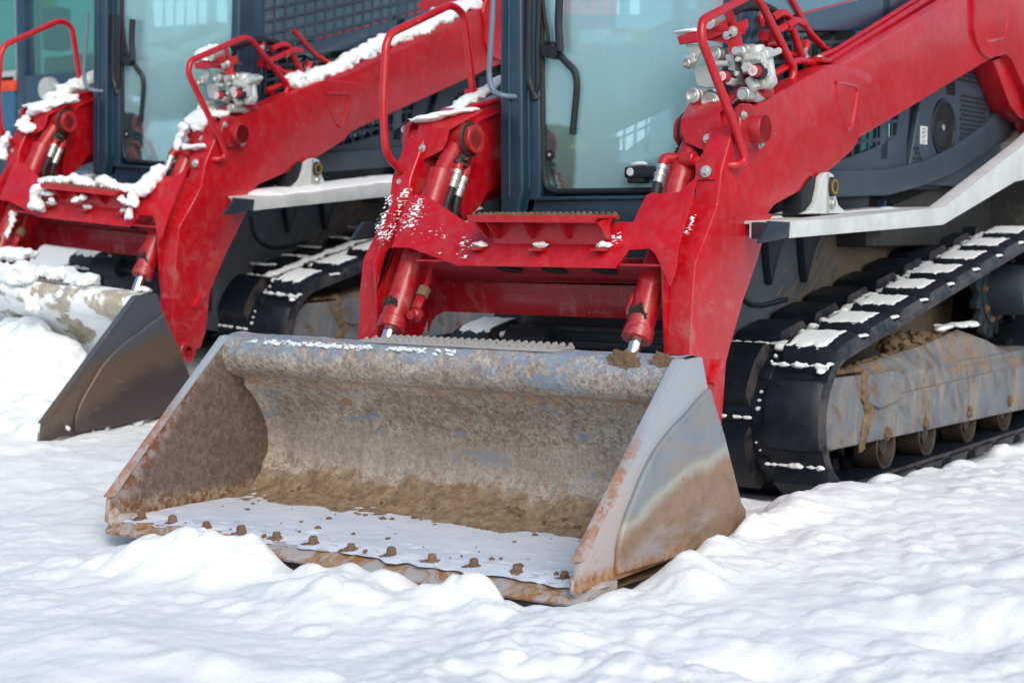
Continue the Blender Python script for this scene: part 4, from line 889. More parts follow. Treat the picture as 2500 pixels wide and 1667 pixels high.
def track(s_):
    bm=NB(); X0,X1=.41,.95
    def ringx(x,h): return [bm.verts.new((s_*x,*tp(CUM[i],h))) for i in range(len(DL))]
    prof=[(X0,0.0),(X0+.01,.030),(X1-.01,.030),(X1,.015),(X1,.0)]
    R4=[ringx(x,h) for x,h in prof]
    n=len(DL)
    for a,b in zip(R4,R4[1:]+R4[:1]):
        for i in range(n): bm.faces.new((a[i],a[(i+1)%n],b[(i+1)%n],b[i]))
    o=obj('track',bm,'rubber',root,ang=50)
    bm=NB()
    for k in range(NL):
        for (xa,xb,off,sk) in ((.71,.955,0,.0),(.41,.645,.45,.0)):
            s0=lugs(k)+off*(lugs(k+1)-lugs(k)); L=(lugs(k+1)-lugs(k))*.80; ns=8
            rows=[]
            for j in range(ns+1):
                t=j/ns; sx=s0+L*t
                # shaped lug: steep faces front and back, sloping shoulder at the outer side
                edge=min(t,1-t)/.13; h=.030+.052*min(1,edge)**.7
                hx=[(xa,.026),(xa+.012,h),(xb-.045,h),(xb-.012,h*.78),(xb,.022)] if xb>.9 else [(xa,.022),(xa+.03,h),(xb-.012,h),(xb,.026)]
                rows.append([bm.verts.new((s_*x,*tp(sx,hh))) for x,hh in hx])
            for a,b in zip(rows,rows[1:]):
                for q in range(len(a)-1): bm.faces.new((a[q],a[q+1],b[q+1],b[q]))
            bm.faces.new(rows[0]); bm.faces.new(rows[-1][::-1])
    # metal links showing through the centre slots, inner guide teeth
    nn=NL*2
    for k in range(nn):
        s0=k*TL/nn; V=[tp(s0+a,h) for a,h in ((.02,.02),(.09,.02),(.08,.045),(.03,.045))]; prism(bm,[tuple(v) for v in V],0,s_*.655,s_*.70,.004)
        V=[tp(s0+a,h) for a,h in ((0,.0),(.08,.0),(.06,-.05),(.02,-.05))]; prism(bm,[tuple(v) for v in V],0,s_*.60,s_*.63,.004); prism(bm,[tuple(v) for v in V],0,s_*.73,s_*.76,.004)
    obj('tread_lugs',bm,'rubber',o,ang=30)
    # snow lying on the lugs of the upper run
    bm=NB(); bs=NB()
    for k in range(NL):
        s0=lugs(k); p=tp(s0+.12,.05); nrm=(tp(s0+.12,1)-tp(s0+.12,0))
        if p.x<2.04 or nrm.y<.5: continue
        nx_,ns=26,16; xa,xb=.722,.905; G2=[]
        for i in range(nx_+1):
            row=[]
            for j in range(ns+1):
                u,v=i/nx_,j/ns; ed=min(u,1-u)*3.0; ev=min(v,1-v)*2.0
                w=noise.noise(Vector((u*6,v*6,k*3.7)))*.5+noise.noise(Vector((u*15,v*15,k*1.7)))*.3
                t=max(0,min(1,(min(ed,ev)*6-.25+w*2.2)))
                h=.0775+.0090*t**.4+.0012*noise.noise(Vector((u*30,v*30,k)))
                row.append(bm.verts.new((s_*(xa+(xb-xa)*(u)+.006*noise.noise(Vector((v*9,k,u)))),*tp(s0+PIT_*(.10+.60*v)+.012*noise.noise(Vector((u*7,k,v))),h))))
            G2.append(row)
        for i in range(nx_):
            for j in range(ns): bm.faces.new((G2[i][j],G2[i+1][j],G2[i+1][j+1],G2[i][j+1]))
        obj('lug_snow',bm,'snow',o,ang=180); bm=NB()
        # wedge caught between lugs at the outer edge, lumps in the middle groove
        for q in range(3): pp=tp(s0-PIT_*.13+q*.02,.045); blob(bs,(s_*(.905+.012*q),pp.x,pp.y-.004),.013,2,(1.5,1.3,.6),.4,k+q)
        for q in range(9):
            if noise.noise(Vector((q*1.3,k*2.2,5)))<-.12: continue
            pp=tp(s0+PIT_*q/9,.045+.01*noise.noise(Vector((q,k,1)))); blob(bs,(s_*(.675+.03*noise.noise(Vector((q*2.1,k*1.3,0)))),pp.x,pp.y),.022+.010*noise.noise(Vector((q,k*3,9))),2,(1.3,1,.8),.5,k*7+q)
        for q in range(5):
            if noise.noise(Vector((q*3.3,k*1.2,8)))<.02: continue
            pp=tp(s0+PIT_*(.42-.05*q*0),.05); blob(bs,(s_*(.64-.045*q),pp.x+.01*q,pp.y-.01),.014,2,(2,.7,.6),.5,k*5+q)
    bm.free()
    for k in (1,2,3):
        s0=lugs(k); p=tp(s0,.05)
        if p.x>2.1 or p.y<.15: continue
        for q in range(26):
            if noise.noise(Vector((q*.8,k*2,3)))<-.12: continue
            xx=.70+.235*q/25; pp=tp(s0-.035+.008*noise.noise(Vector((q,k,0))),.050+.012); blob(bs,(s_*xx,pp.x,pp.y),.005+.010*abs(noise.noise(Vector((q*.7,k,12))))*1.6,2,(1.6,1,1),.7,q+k)
        for q in range(14):
            xx=.44+.20*q/13; pp=tp(s0-.035+.45*PIT_,.045); 
            if noise.noise(Vector((q*.6,k,9)))>-.1: blob(bs,(s_*xx,pp.x,pp.y),.009,2,(1.6,1,1),.5,q)
        for q in (0,1,5,6,7): pp=tp(s0+.03*q,.035); blob(bs,(s_*(.675+.04*noise.noise(Vector((q*2.7,k,1)))),pp.x,pp.y),.008+.018*abs(noise.noise(Vector((q*3.1,k,4)))),2,(1.2,1,1),.6,q+k)
    # a thread of snow in the gaps round the idler front
    merged('groove_snow',bs,'snow',o,.006,2)['kind']='stuff'
    return o
tR=track(1); tL=track(-1)
# ---- track frame, rollers, sprocket ----
def tframe(s):
    f=empty('track_frame'); f.parent=root
    up=[(1.905,.30),(1.92,.40),(1.965,.475),(2.05,.505),(2.30,.500),(2.40,.385)]
    fr=[(1.925,.262),(1.91,.33),(1.93,.42),(1.975,.475),(2.04,.498),(2.34,.49),(2.72,.376),(4.44,.385),(4.9,.38),(4.9,.14),(4.45,.150),(2.02,.211),(1.955,.225)]
    bm=NB(); prism(bm,fr,0,s*.885,s*.915,.010,3); 
    # sloping upper cover
    P=[Vector((s*.905,2.68,.38)),Vector((s*.905,4.5,.385)),Vector((s*.905,4.42,.41)),Vector((s*.83,4.1,.53)),Vector((s*.80,3.76,.60)),Vector((s*.80,3.40,.56)),Vector((s*.80,2.50,.51)),Vector((s*.88,2.34,.49))]
    plate(bm,P,(-s*.4,0,-1),.02,.004); box(bm,s*.60,s*.89,1.98,4.8,.20,.46,.01)
    o=obj('frame_plate',bm,'steel',f)
    bm=NB(); prism(bm,[(2.34,.49),(2.70,.485),(2.72,.385),(2.70,.35),(2.48,.335),(2.36,.37)],0,s*.905,s*.930,.010,3); obj('access_cover',bm,'steel',o)
    # the mud run down from the cover
    bm=NB()
    for i,(y,z,r) in enumerate([(2.335,.48,.03),(2.33,.44,.028),(2.335,.40,.03),(2.36,.36,.035),(2.40,.335,.03),(2.37,.30,.03),(2.35,.27,.035),(2.33,.235,.03),(2.32,.205,.028),(2.30,.19,.02)]): blob(bm,(s*.918,y,z),r,3,(.45,1.0,1.0),.6,i,4)
    merged('mud_run',bm,'mud',o,.006,2)
    bm=NB()
    for i in range(150):
        y=2.0+.42*rnd.random(); blob(bm,(s*(.80+.08*rnd.random()),y,.495+.018*rnd.random()),.008+.014*rnd.random()**2,2,(1,1.2,.8),.9,i,7)
    for i in range(150): yy=3.0+.75*rnd.random(); blob(bm,(s*(.70+.085*rnd.random()),yy,.545+.05*rnd.random()),.010+.022*rnd.random()**2,2,(1,1.2,.8),.9,i+90,7)
    for i in range(60): yy=2.45+.9*rnd.random(); blob(bm,(s*(.79+.02*rnd.random()),yy,.515+.05*(yy-2.45)),.006+.012*rnd.random()**2,2,(1,1.6,.6),.9,i+290,7)
    merged('mud_cake',bm,'mud',o,.006,1)
    bm=NB()
    for i in range(50): blob(bm,(s*(.78+.07*rnd.random()),3.45+.50*rnd.random(),.615+.015*rnd.random()),.01+.018*rnd.random(),3,(1,1.6,.35),.7,i,6)
    merged('snow_patch',bm,'snow',o,.008,2)
    for y in (2.59,3.04,3.62,4.22):
        bm=NB(); lathe(bm,(s*.913,y,.218),(s,0,0),[(0,.030),(.004,.030),(.005,.020),(.016,.018)],8); blob(bm,(s*.920,y,.218),.022,3,(.5,1,1.2),.8,y,6); obj('muddy_bolt',bm,'mud',o)
    bm=NB(); lathe(bm,(s*.913,1.93,.40),(s,0,0),[(0,.02),(.012,.018)],12); obj('frame_bolt',bm,'rust',o)
    for y in (2.62,3.11,3.66,4.2):
        bm=NB(); lathe(bm,(s*.80,y,.165),(s,0,0),[(0,.105),(.10,.105),(.105,.100),(.100,.088),(.05,.080),(.05,.045),(.09,.040),(.092,.02)],40); w=obj('roller',bm,'roller',f)
        bm=NB(); lathe(bm,(s*.52,y,.165),(s,0,0),[(0,.10),(.10,.105)],32); obj('roller_rim',bm,'roller',w)
    bm=NB(); lathe(bm,(s*.58,2.14,.325),(s,0,0),[(0,.15),(.0,.235),(.06,.24),(.07,.2),(.10,.2),(.11,.24),(.20,.235),(.20,.15)],48); obj('idler',bm,'roller',f)
    # sprocket and drive hub
    bm=NB(); nt=15; P=[]
    for k in range(nt*8):
        a=2*math.pi*k/(nt*8); ph=(k%8)/8; r=.255 if ph<.40 else (.205 if .5<ph<.9 else .235); P.append((4.57+r*math.cos(a),.765+r*math.sin(a)))
    prism(bm,P,0,s*.665,s*.705,.004); sp=obj('sprocket',bm,'hull',f)
    bm=NB(); lathe(bm,(s*.70,4.57,.765),(s,0,0),[(0,.18),(.015,.178),(.02,.135),(.17,.130),(.20,.12),(.205,.06),(.21,.05)],48); obj('drive_hub',bm,'hull',sp)
    for k in range(9):
        a=2*math.pi*k/9+.3; bm=NB(); hexb(bm,(s*.715,4.57+.158*math.cos(a),.765+.158*math.sin(a)),(s,0,0),.014); obj('bolt',bm,'rust',sp)
tframe(1); tframe(-1)

# ---- bucket ----
def bucket(par,m_in,m_side_in,m_out,m_e):
    bk=empty('bucket'); bk.parent=par
    BX=1.0
    inner=[(.10,.034),(.60,.034),(.72,.045),(.80,.09),(.845,.16),(.855,.23),(.842,.31),(.805,.39),(.75,.455),(.690,.512)]
    roll=[(.690,.512)]
    for k in range(10):
        a=R_(-70-k*17); roll.append((.648+.085*math.cos(a)*.95,.590+.082*math.sin(a)))
    roll=[(.692,.512),(.664,.515),(.632,.527),(.606,.546),(.588,.572),(.580,.602),(.584,.632),(.600,.655),(.625,.672),(.70,.678)]
    prof=inner[:-1]+roll
    # subdivide smoothly
    def smooth(P,k=2):
        for _ in range(k):
            Q=[P[0]]
            for a,b in zip(P,P[1:]): Q+= [(a[0]*.75+b[0]*.25,a[1]*.75+b[1]*.25),(a[0]*.25+b[0]*.75,a[1]*.25+b[1]*.75)]
            Q.append(P[-1]); P=Q
        return P
    pi=smooth(inner,2); pr=smooth(roll,2)
    nx=170
    bm=NB(); P=pi+pr[1:]
    # resample
    PP=[P[0]]
    for a,b in zip(P,P[1:]):
        d=math.dist(a,b); n=max(1,int(d/.018))
        for k in range(n): PP.append((a[0]+(b[0]-a[0])*(k+1)/n,a[1]+(b[1]-a[1])*(k+1)/n))
    rows=[]
    for i in range(nx+1):
        x=-BX+2*BX*i/nx; r=[]
        for j,(y,z) in enumerate(PP):
            a=PP[max(0,j-1)]; b=PP[min(len(PP)-1,j+1)]; d=Vector((b[0]-a[0],b[1]-a[1])).normalized(); n=Vector((-d.y,d.x))
            v=Vector((x,y*1.3,z*1.3)); 
            low=max(0,min(1,(.22-z)/.12))*max(0,min(1,(y-.50)/.2))
            h=.003*noise.fractal(v*4,1,2,3)+.0022*noise.fractal(v*18,1,2,4)
            h+=low*(.014+.03*max(0,noise.noise(v*2.5+Vector((0,3,0))))+.014*noise.fractal(v*9,1,2,4))
            fil=math.exp(-((abs(x)-BX)/.05)**2)*max(0,min(1,(z-.03)/.1))*(.7 if z<.5 else .2)*(1 if x<0 else .4); h+=fil*.035
            r.append(bm.verts.new((x,y+n.x*h,z+n.y*h)))
        rows.append(r)
    for a,b in zip(rows,rows[1:]):
        for j in range(len(a)-1): bm.faces.new((a[j],a[j+1],b[j+1],b[j]))
    # rear skin
    back=[(.70,.678),(.74,.672),(.795,.53),(.87,.41),(1.0,.16),(1.03,.135),(1.03,.08),(.90,.04),(.60,.0),(.10,.0),(.10,.034)]
    ra=[bm.verts.new((-BX,y,z)) for y,z in back]; rb_=[bm.verts.new((BX,y,z)) for y,z in back]
    for j in range(len(back)-1): bm.faces.new((ra[j],rb_[j],rb_[j+1],ra[j+1]))
    sh=obj('bucket_shell',bm,m_in,bk,ang=60)
    # side plates
    sp_=[(-.01,.03),(.0,.115),(.60,.668),(.74,.672),(.795,.53),(.875,.41),(1.008,.16),(1.04,.135),(1.042,.08),(.90,.047),(.60,.036),(.18,.03)]
    for s in (1,-1):
        bm=NB(); prism(bm,sp_,0,s*.992,s*1.015,.004,2)
        for f in bm.faces:
            if s*f.normal.x<-.7: f.material_index=1
        o=obj('side_plate',bm,['band',m_side_in],bk)
        ridge=[(.74,.672),(.772,.567),(.69,.535),(.60,.491),(.53,.465),(.468,.434),(.42,.405),(.384,.379),(.345,.345),(.312,.309),(.28,.27),(.251,.239),(.21,.18),(.188,.13),(.183,.052)]
        pan=[(.735,.667)]+ridge[1:]+[(.60,.042),(.90,.053),(1.036,.084),(1.034,.133),(1.002,.158),(.868,.41),(.80,.50)]
        pan=ridge[1:]+[(.60,.042),(.90,.053),(1.036,.084),(1.034,.133),(1.002,.158),(.868,.41),(.790,.53)]
        bm=NB(); prism(bm,pan,0,s*1.013,s*1.034,.016,4); obj('pressed_panel',bm,m_out,o)
        bm=NB(); fe=[(.0,.118),(.20,.302),(.40,.486),(.60,.668),(.63,.672),(.42,.486),(.22,.302),(.03,.118)]
        prism(bm,[(y-.012,z+.004) for y,z in fe],0,s*.985,s*1.019,.004,2); obj('front_edge_bar',bm,'band',o)
        # weld fillet at the foot corner
        bm=NB()
        for k in range(9): blob(bm,(s*(.985-.002*k),.035+.022*k,.035),.026-.0015*k,3,(.8,1,.8),.6,k+s,6)
        blob(bm,(s*.99,.015,.045),.030,3,(.6,.9,1.3),.5,2,6); blob(bm,(s*1.005,.12,.03),.03,3,(.8,2.4,.5),.5,5,6)
        merged('corner_weld',bm,m_e,o,.006,2)
    # cutting edge
    bm=NB(); nxe=120; rows=[]
    pe=[(-.012,-.012),(-.016,-.004),(.045,.030),(.19,.036),(.19,.0),(.02,-.016)]
    for i in range(nxe+1):
        x=-1.03+2.055*i/nxe; w=.006*noise.noise(Vector((x*4,0,1)))+.003*noise.noise(Vector((x*14,3,1))); e=min(1,(1.027-abs(x))/.03); r=[]
        for j,(y,z) in enumerate(pe): r.append(bm.verts.new((x,y+(w if j<2 else 0)+(1-e)*.02*(j<2),z+(.002*noise.noise(Vector((x*20,j,0))))-.006*math.sin(3*x))))
        rows.append(r)
    for a,b in zip(rows,rows[1:]):
        for j in range(len(pe)): bm.faces.new((a[j],a[(j+1)%len(pe)],b[(j+1)%len(pe)],b[j]))
    bm.faces.new(rows[0]); bm.faces.new(rows[-1][::-1])
    obj('cutting_edge',bm,m_e,bk)
    # serrated step on top
    bm=NB()
    for y,z,h in ((.632,.680,.012),(.672,.682,.013),(.712,.684,.013),(.752,.684,.013)):
        teeth(bm,-.335+(y-.62)*.3,.50+(y-.62)*.2,y,z,h,.031,.006)
    box(bm,-.335,.50,.622,.76,.672,.682,.002); obj('tread_strip',bm,m_e,bk)
    return bk
bkt=bucket(root,'bin_','bsi','bout','edge')
# bolts along the cutting edge with frozen mud tails
for p in [(345,1258),(421,1268),(505,1281),(590,1294),(675,1306),(765,1318),(857,1333),(955,1346),(1056,1360),(1157,1372),(1263,1387),(1377,1403)]:
    c=at(*p,2,.05); bm=NB(); kb=rnd.uniform(.9,1.15); lathe(bm,(c.x,c.y,.034),(rnd.uniform(-.12,.12),rnd.uniform(-.12,.12),1),[(0,.026*kb),(.006,.022*kb),(.007,.015*kb),(.026*kb,.0135*kb),(.029*kb,.010*kb)],8)
    blob(bm,(c.x,c.y,.036),.021,3,(1.2,1.1,.5),.6,c.x*7,6); blob(bm,(c.x-.02,c.y-.012,.033),.015,3,(1.5,1.1,.4),.6,c.x*3,6)
    obj('edge_bolt',bm,'rust',bkt)
# thin snow sheet lying in the bucket
bm=NB(); nx,ny=150,60; GG=[]
for i in range(nx+1):
    x=-.975+1.945*i/nx; row=[]
    yb=(.745 if x>-.75 else .745+(-.75-x)*.3)+.015*noise.noise(Vector((x*6,1,1)))+.012*noise.noise(Vector((x*17,1,1)))
    yf=.035+.018*noise.noise(Vector((x*5,7,1)))+.02*noise.noise(Vector((x*16,7,1)))
    for j in range(ny+1):
        t=j/ny; y=yf+(yb-yf)*t; d=min(t*8,(1-t)*8,1)
        pit=.010*max(0,noise.noise(Vector((x*22,y*22,0)))-.25)*(1.6 if y<.25 else .3)
        z=.032+.014*min(1,d)+.004*noise.noise(Vector((x*3,y*3,0)))+.0015*noise.noise(Vector((x*25,y*25,2)))-pit+ (.05*max(0,(y-.66)/.2) if y>.66 else 0)
        row.append(bm.verts.new((x,y,z)))
    GG.append(row)
for i in range(nx):
    for j in range(ny): bm.faces.new((GG[i][j],GG[i+1][j],GG[i+1][j+1],GG[i][j+1]))
obj('snow_sheet',bm,'bsnow',bkt,ang=180)
# frost on the roll, crumbs of earth
bm=NB()
for i in range(260):
    u=rnd.random(); x=-.88+1.0*u; 
    if abs(noise.noise(Vector((x*5,0,4))))<.02: continue
    blob(bm,(x,.600+.006*rnd.gauss(0,1),.655+.004*rnd.gauss(0,1)),.004+.005*rnd.random(),1,(1.8,1,.7),.4,i)
obj('frost',bm,'snow',bkt)['kind']='stuff'
bm=NB()
for i in range(170):
    x=rnd.uniform(-.9,.93); y=rnd.uniform(.70,.80) if i<110 else rnd.uniform(.05,.66); z=.062+.25*(y-.70) if i<110 else .046; r=.004+.012*rnd.random()**3
    blob(bm,(x,y,z),r,1,(1,1,.8),.5,i)
for x,y in ((.22,.78),(.27,.75),(-.62,.78)): blob(bm,(x,y,.075),.03,3,(1.4,.9,.8),.7,x*9,4)
obj('earth_crumbs',bm,'mud',bkt)['kind']='stuff'
bm=NB()
for k,(p,r) in enumerate(((zB(1265,80),.05),(zB(1490,75),.035),((845,980),.02))):
    c=atp(*p,(0,-.9,.5),-.9*.59+.5*.655); blob(bm,c,r,4,(1,.13,.6),.9,k,6); obj('mud_splash',bm,'mud',bkt); bm=NB()
bm.free()

# ---- snow crust caught on the front machine's arm and apron ----
def frost(par,area,n,f,plane,seed,rs=(.0012,.0048),mat='snow'):
    r=random.Random(seed); bm=NB(); n=int(n*3.2)
    for i in range(n):
        a=r.random(); k=a*(len(area)-1); q=int(k); t=k-q; x=area[q][0]*(1-t)+area[q+1][0]*t; y=area[q][1]*(1-t)+area[q+1][1]*t; w=area[q][2]
        px,py=f(x+r.gauss(0,w*1.15),y+r.gauss(0,w*.8))
        if noise.noise(Vector(((px-py*.5)*.16,(py+px*.25)*.34,seed)))<.05: continue
        blob(bm,plane(px,py),r.uniform(*rs),1,(2.3,.3,.55),.5,i)
    o=merged('frost',bm,mat,par,.0032,1); o['kind']='stuff'; return o
pa=lambda px,py:atp(px,py,AN,AK+.003)
frost(apr,[(590,100,22),(540,200,30),(500,290,32)],420,z5,pa,3); frost(apr,[(560,290,40),(700,270,25)],70,z5,pa,4); frost(apr,[(900,330,25),(850,380,14),(870,470,14)],170,z5,pa,5)
frost(apr,[(730,340,16)]*2,30,z5,pa,6); frost(apr,[(1850,350,18),(1840,330,14)],80,z5,pa,7); frost(apr,[(720,440,8)]*2,12,z5,pa,8)
pf=lambda px,py:at(px,py,1,1.22)
frost(armL,[(510,30,14),(470,110,16),(410,290,20),(350,360,18)],420,z5,lambda px,py:atp(px,py,AN,AK+.002),9)
frost(armL,[(400,60,14),(370,180,14),(330,270,22),(350,330,18)],330,z5,lambda px,py:atp(px,py,AN,AK+.012),10)
frost(armR,[(245,1360,10),(225,1440,10),(200,1500,5)],90,z3,lambda px,py:atp(px,py,AN,AK+.004),11)
def capsnow(par,pts,wid,hgt,seed,vox=.008,st=.02,nz=.7):
    bm=NB(); P=resample(pts,st)
    for i,p in enumerate(P):
        k=noise.noise(Vector((i*.23,seed,0))); blob(bm,p+Vector((0,0,hgt*.4)),wid*(1+.35*k),2,(1,1,hgt/wid*(1+.5*k)),nz,i+seed)
    return merged('snow_cap',bm,'snow',par,vox,4)
a=at(*z2(585,815),0,-.70); b=at(*z2(760,745),0,-.66)
capsnow(armL,[Vector((-.70,1.46,1.535)),Vector((-.62,1.53,1.565)),Vector((-.56,1.60,1.58))],.055,.010,3)
capsnow(armL,[Vector((-.70,1.60,1.555)),Vector((-.70,1.85,1.66)),Vector((-.70,2.1,1.755)),Vector((-.70,2.6,1.92))],.045,.012,4)

# ============ copies of the loader ============
def kids(o): return [c for c in bpy.data.objects if c.parent==o]
KID={}
for o in bpy.data.objects:
    if o.parent: KID.setdefault(o.parent.name,[]).append(o)
SWAP={'blue_grey_bucket_side':'bronze','worn_front_band':'bronze','worn_bucket_inside':'pale','muddy_side_plate_inside':'pale','rusty_worn_steel_edge':'steel'}
SKIP=('frost','snow_sheet','earth_crumbs','mud_splash')
cache={}
def copy_tree(o,par=None,swap=True):
    c=o.copy(); COL.objects.link(c)
    if par: c.parent=par
    if swap and c.data and any(m and m.name in SWAP for m in c.data.materials):
        if o.data.name not in cache:
            d=o.data.copy()
            for i,m in enumerate(d.materials):
                if m.name in SWAP: d.materials[i]=M[SWAP[m.name]]
            cache[o.data.name]=d
        c.data=cache[o.data.name]
    for k in KID.get(o.name,[]):
        b=k.name.split('.')[0]
        if b in SKIP: continue
        copy_tree(k,c,swap)
    return c
l2=copy_tree(root); l2.name='track_loader.001'
th=.04897; A2=Matrix(((math.cos(th),-math.sin(th),0),(math.sin(th),math.cos(th),0),(-.0806,.0465,1)))
x_=Vector((math.cos(th),math.sin(th),-.0806)).normalized(); y_=Vector((-math.sin(th),math.cos(th),.0465)); y_=(y_-x_*y_.dot(x_)).normalized(); z_=x_.cross(y_)
R3=Matrix((x_,y_,z_)).transposed(); org=Vector((0,1.5,0)); T=Vector((-3.673,1.5+.9666,.2088)); 
M2=Matrix.Translation(T)@R3.to_4x4()@Matrix.Translation(-org); l2.matrix_world=M2
tag(l2,'red track loader heaped with soft snow, behind and left of the nearest one')
# its side guard of square mesh over the cab window
for X in (XR,):
    t=.0075; bm=NB(); y=1.985
    while y<3.5:
        zl=1.887+.218*(y-1.98); box(bm,X-.004,X+.004,y-t,y+t,zl-.01,ZT+.1,0); y+=.092
    for k in range(9):
        z0=1.93+.07*k; y0=1.98; y1=3.5
        prism(bm,[(y0,z0-t),(y1,z0-t+.205*(y1-y0)),(y1,z0+t+.205*(y1-y0)),(y0,z0+t)],0,X-.003,X+.005,0)
    obj('window_guard',bm,'cab2',l2)
# soft snow on the second loader (its own local frame)
def s2(pts,wid,hgt,seed,vox=.011,name='snow_cap',nz=.45,st=.022,flat=1.0):
    bm=NB(); P=resample(pts,st); rr=random.Random(seed*17)
    for i,p in enumerate(P):
        k=noise.noise(Vector((i*.31,seed,0))); dd=(P[min(i+1,len(P)-1)]-P[max(0,i-1)]).normalized(); sd_=dd.cross(Vector((0,0,1))); sd_=sd_.normalized() if sd_.length>.1 else Vector((1,0,0))
        for q in range(5):
            u=rr.uniform(-1,1); w=wid*(.30+.45*rr.random())*(1+.5*k)
            blob(bm,p+sd_*u*wid*.62*(1+.5*k)+dd*rr.uniform(-.6,.6)*wid*.5+Vector((0,0,hgt*(.25-.45*u*u+.35*k+.15*rr.random()))),w,2,(1.1,1.1,min(1,hgt/wid)*.85),.7,i*7+q+seed,6)
    return merged(name,bm,'snow',l2,vox*.7,3)
b0=(l_top0:=yz(z3,[(1140,425),(1870,-5)],XA-.015))[0]; b1=l_top0[1]
sl_=(b1[1]-b0[1])/(b1[0]-b0[0]); tz=lambda y:b0[1]+sl_*(y-b0[0])
s2([Vector((.68,y,tz(y)+.03+.012*math.sin(y*7))) for y in [b0[0]-.22+.12*i for i in range(22)]],.058,.058,1)
s2([cp((p,q),1.67)+Vector((0,0,.035)) for p,q in ((165,235),(230,210),(300,190),(350,190))],.045,.045,2,.009)
s2([Vector((.60,1.44,1.50)),Vector((.60,1.52,1.545)),Vector((.55,1.56,1.55))],.062,.05,3,.010); s2([Vector((.56,1.40,1.47)),Vector((.54,1.39,1.42)),Vector((.53,1.385,1.37))],.038,.05,31,.010)
s2([Vector((.60,1.37,1.37)),Vector((.68,1.35,1.375)),Vector((.74,1.35,1.39))],.026,.026,4,.008); s2([Vector((.66,1.50,1.545)),Vector((.72,1.54,1.55))],.03,.03,5,.008)
def q5(x,y,Y): return at(*z5(x,y),1,Y)
s2([q5(x,y,Y1+.09)+Vector((0,0,.0)) for x,y in ((900,190),(1100,175),(1250,160),(1400,185),(1550,150),(1700,190),(1850,180))],.042,.034,6,.009)
s2([q5(1870,210,1.16),q5(1950,170,1.18),q5(1990,90,1.22),q5(2060,30,1.28)],.05,.055,7,.010); s2([q5(1870,240,1.10),q5(1890,330,1.09),q5(1840,380,1.08),q5(1830,440,1.07)],.026,.04,8,.008)
s2([q5(1760,260,1.06),q5(1790,310,1.06),q5(1900,330,1.08)],.022,.028,12,.008); s2([q5(850,260,1.07),q5(800,330,1.07),q5(830,400,1.06),q5(860,440,1.06)],.04,.045,9,.010)
s2([q5(920,300,1.07),q5(980,300,1.07),q5(1000,360,1.06)],.02,.025,10,.008); s2([q5(1280,320,1.06),q5(1340,300,1.07)],.03,.026,11,.008)
s2([Vector((-.66,1.44,1.50)),Vector((-.60,1.50,1.545)),Vector((-.52,1.60,1.59))],.065,.04,13,.010); s2([Vector((-.70,1.42,1.46)),Vector((-.72,1.40,1.42)),Vector((-.66,1.40,1.40))],.035,.05,14,.009)
s2([Vector((-.70,1.62,1.575)),Vector((-.70,1.85,1.68)),Vector((-.70,2.2,1.82)),Vector((-.70,3.0,2.08))],.055,.045,15)
s2([Vector((-.72,1.30,1.36)),Vector((-.74,1.28,1.30)),Vector((-.72,1.27,1.24))],.035,.04,16,.009); s2([Vector((-.47,1.08,.82)),Vector((-.46,1.10,.88)),Vector((-.46,1.12,.93))],.022,.04,17,.008)
s2([Vector((x,.68+.03*math.sin(x*5),.70+.008*math.sin(x*9))) for x in [-.9+.1*i for i in range(16)]],.062,.05,18,.011); s2([Vector((-.3,.60,.64)),Vector((0,.585,.63)),Vector((.25,.58,.60)),Vector((.30,.575,.54))],.035,.045,19,.010); s2([Vector((.95,.70,.69)),Vector((.98,.70,.69))],.03,.02,21,.008)
s2([Vector((.5,.80,.46)),Vector((.6,.84,.38)),Vector((.68,.84,.30))],.025,.04,22,.009); s2([Vector((-.2,.8,.75)),Vector((.0,.8,.77))],.06,.05,23,.011)
for i_,y_ in enumerate((2.12,2.35,2.55,2.8,3.05,3.3)):
    s2([Vector((.44+.05*(i_%2)+.03*k_,y_+.01*k_,.675+.183*(y_-2.1))) for k_ in range(5)],.030,.012,60+i_,.008)
s2([Vector((.665,y_,.655+.183*(y_-2.1))) for y_ in [2.0+.09*k_ for k_ in range(14)]],.028,.022,71,.008)
s2([Vector((x,.60,.665+.01*math.sin(x*7))) for x in [-.95+.1*i for i in range(13)]],.06,.045,72,.010)
s2([Vector((x,.62,.56-.03*math.sin(x*4))) for x in [-.95+.1*i for i in range(10)]],.045,.07,73,.010)
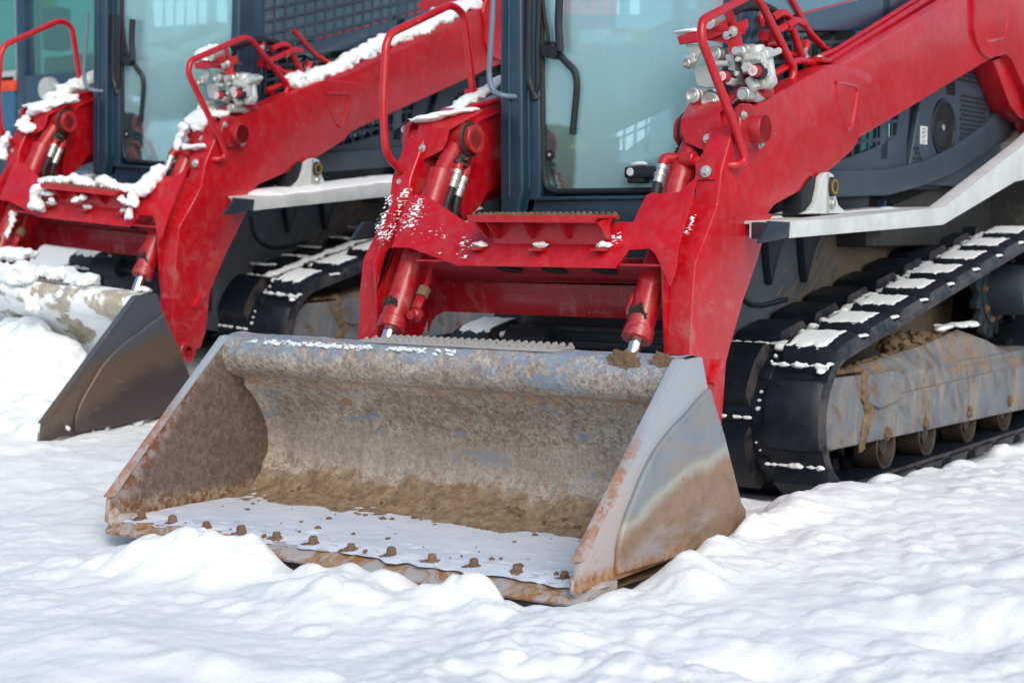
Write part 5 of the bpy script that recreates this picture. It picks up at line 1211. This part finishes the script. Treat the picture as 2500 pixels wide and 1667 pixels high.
# the heap lying inside its bucket
bm=NB(); r2=random.Random(5)
for i in range(420):
    u=r2.random(); v=r2.random(); x=-1.0+1.95*u; hh=.04+.50*(1-v)*(.6+.4*math.sin(x*2.1+1.0))*(1 if x<.30 else max(.05,(1-(x-.30)*1.9)))
    y=.02+.72*(1-v)**.8; blob(bm,(x,y,hh*.75),.06+.04*r2.random(),2,(1.1,1,.8),.6,i,5)
merged('bucket_snow',bm,'snow',l2,.013,1)
bm=NB()
for i in range(60):
    y=1.75+1.4*i/60; blob(bm,(.74+.05*r2.random(),y,1.125+.05*(y-1.9)/1.2),.065,2,(2.0,1,.40),.45,i,5)
merged('fender_snow',bm,'snow',l2,.014,3)

# ---- the machine standing behind at the left ----
D3=Vector((-8.1,5.2,0))
def p3(px,py,dy=0): return at(px,py,1,6.0+dy)
m3=empty('wheel_loader',p3(60,800)*1.0); m3.location=(p3(60,500).x,6.0,0)
tag(m3,'dark cabbed machine with round headlamp, standing far left behind the snowy loader','parked machine')
def o3(name,bm,mat,par=m3):
    for v in bm.verts: v.co-=m3.location
    return obj(name,bm,mat,par)
def q3(bm,x0,y0,x1,y1,dy=0,t=.1,bw=.01):
    a=p3(x0,y0,dy); b=p3(x1,y1,dy); return box(bm,min(a.x,b.x),max(a.x,b.x),6+dy,6+dy+t,min(a.z,b.z),max(a.z,b.z),bw)
bm=NB(); q3(bm,35,-60,62,300); q3(bm,60,-60,82,300,.05); q3(bm,60,185,330,520); q3(bm,-160,320,60,520); q3(bm,-160,-70,330,-50); q3(bm,320,-60,340,300); q3(bm,36,290,82,520); b3=o3('cab_frame',bm,'cab')
bm=NB(); q3(bm,80,-60,325,190,.04,.01,0); q3(bm,-160,-60,38,190,.04,.01,0); o3('window',bm,'glass2')
bm=NB(); q3(bm,-160,188,36,198,-.02,.08); o3('silver_rail',bm,'lamp'); bm=NB(); q3(bm,-160,200,36,222,-.02,.08); o3('orange_stripe',bm,'orange'); bm=NB(); q3(bm,-160,224,36,320,-.01,.08); o3('blue_panel',bm,'blue')
c=p3(114,218,-.05); bm=NB(); lathe(bm,c,(0,1,0),[(0,.03),(.0,.08),(-.01,.105),(.03,.115),(.06,.11)],32); o3('headlamp',bm,'lamp')
bm=NB(); q3(bm,100,20,135,120,.5,.2,.02); q3(bm,105,140,260,175,.4,.3,.02); o3('seat',bm,'seat'); bm=NB(); q3(bm,85,-40,130,60,1.2,.05); o3('yellow_panel',bm,'yellow')
bm=NB(); q3(bm,36,420,330,700,.2,1.2,.05); o3('chassis',bm,'hull'); bm=NB(); q3(bm,196,385,226,402,.3,.1,.01); o3('yellow_step',bm,'yellow')
sc.render.engine='CYCLES'
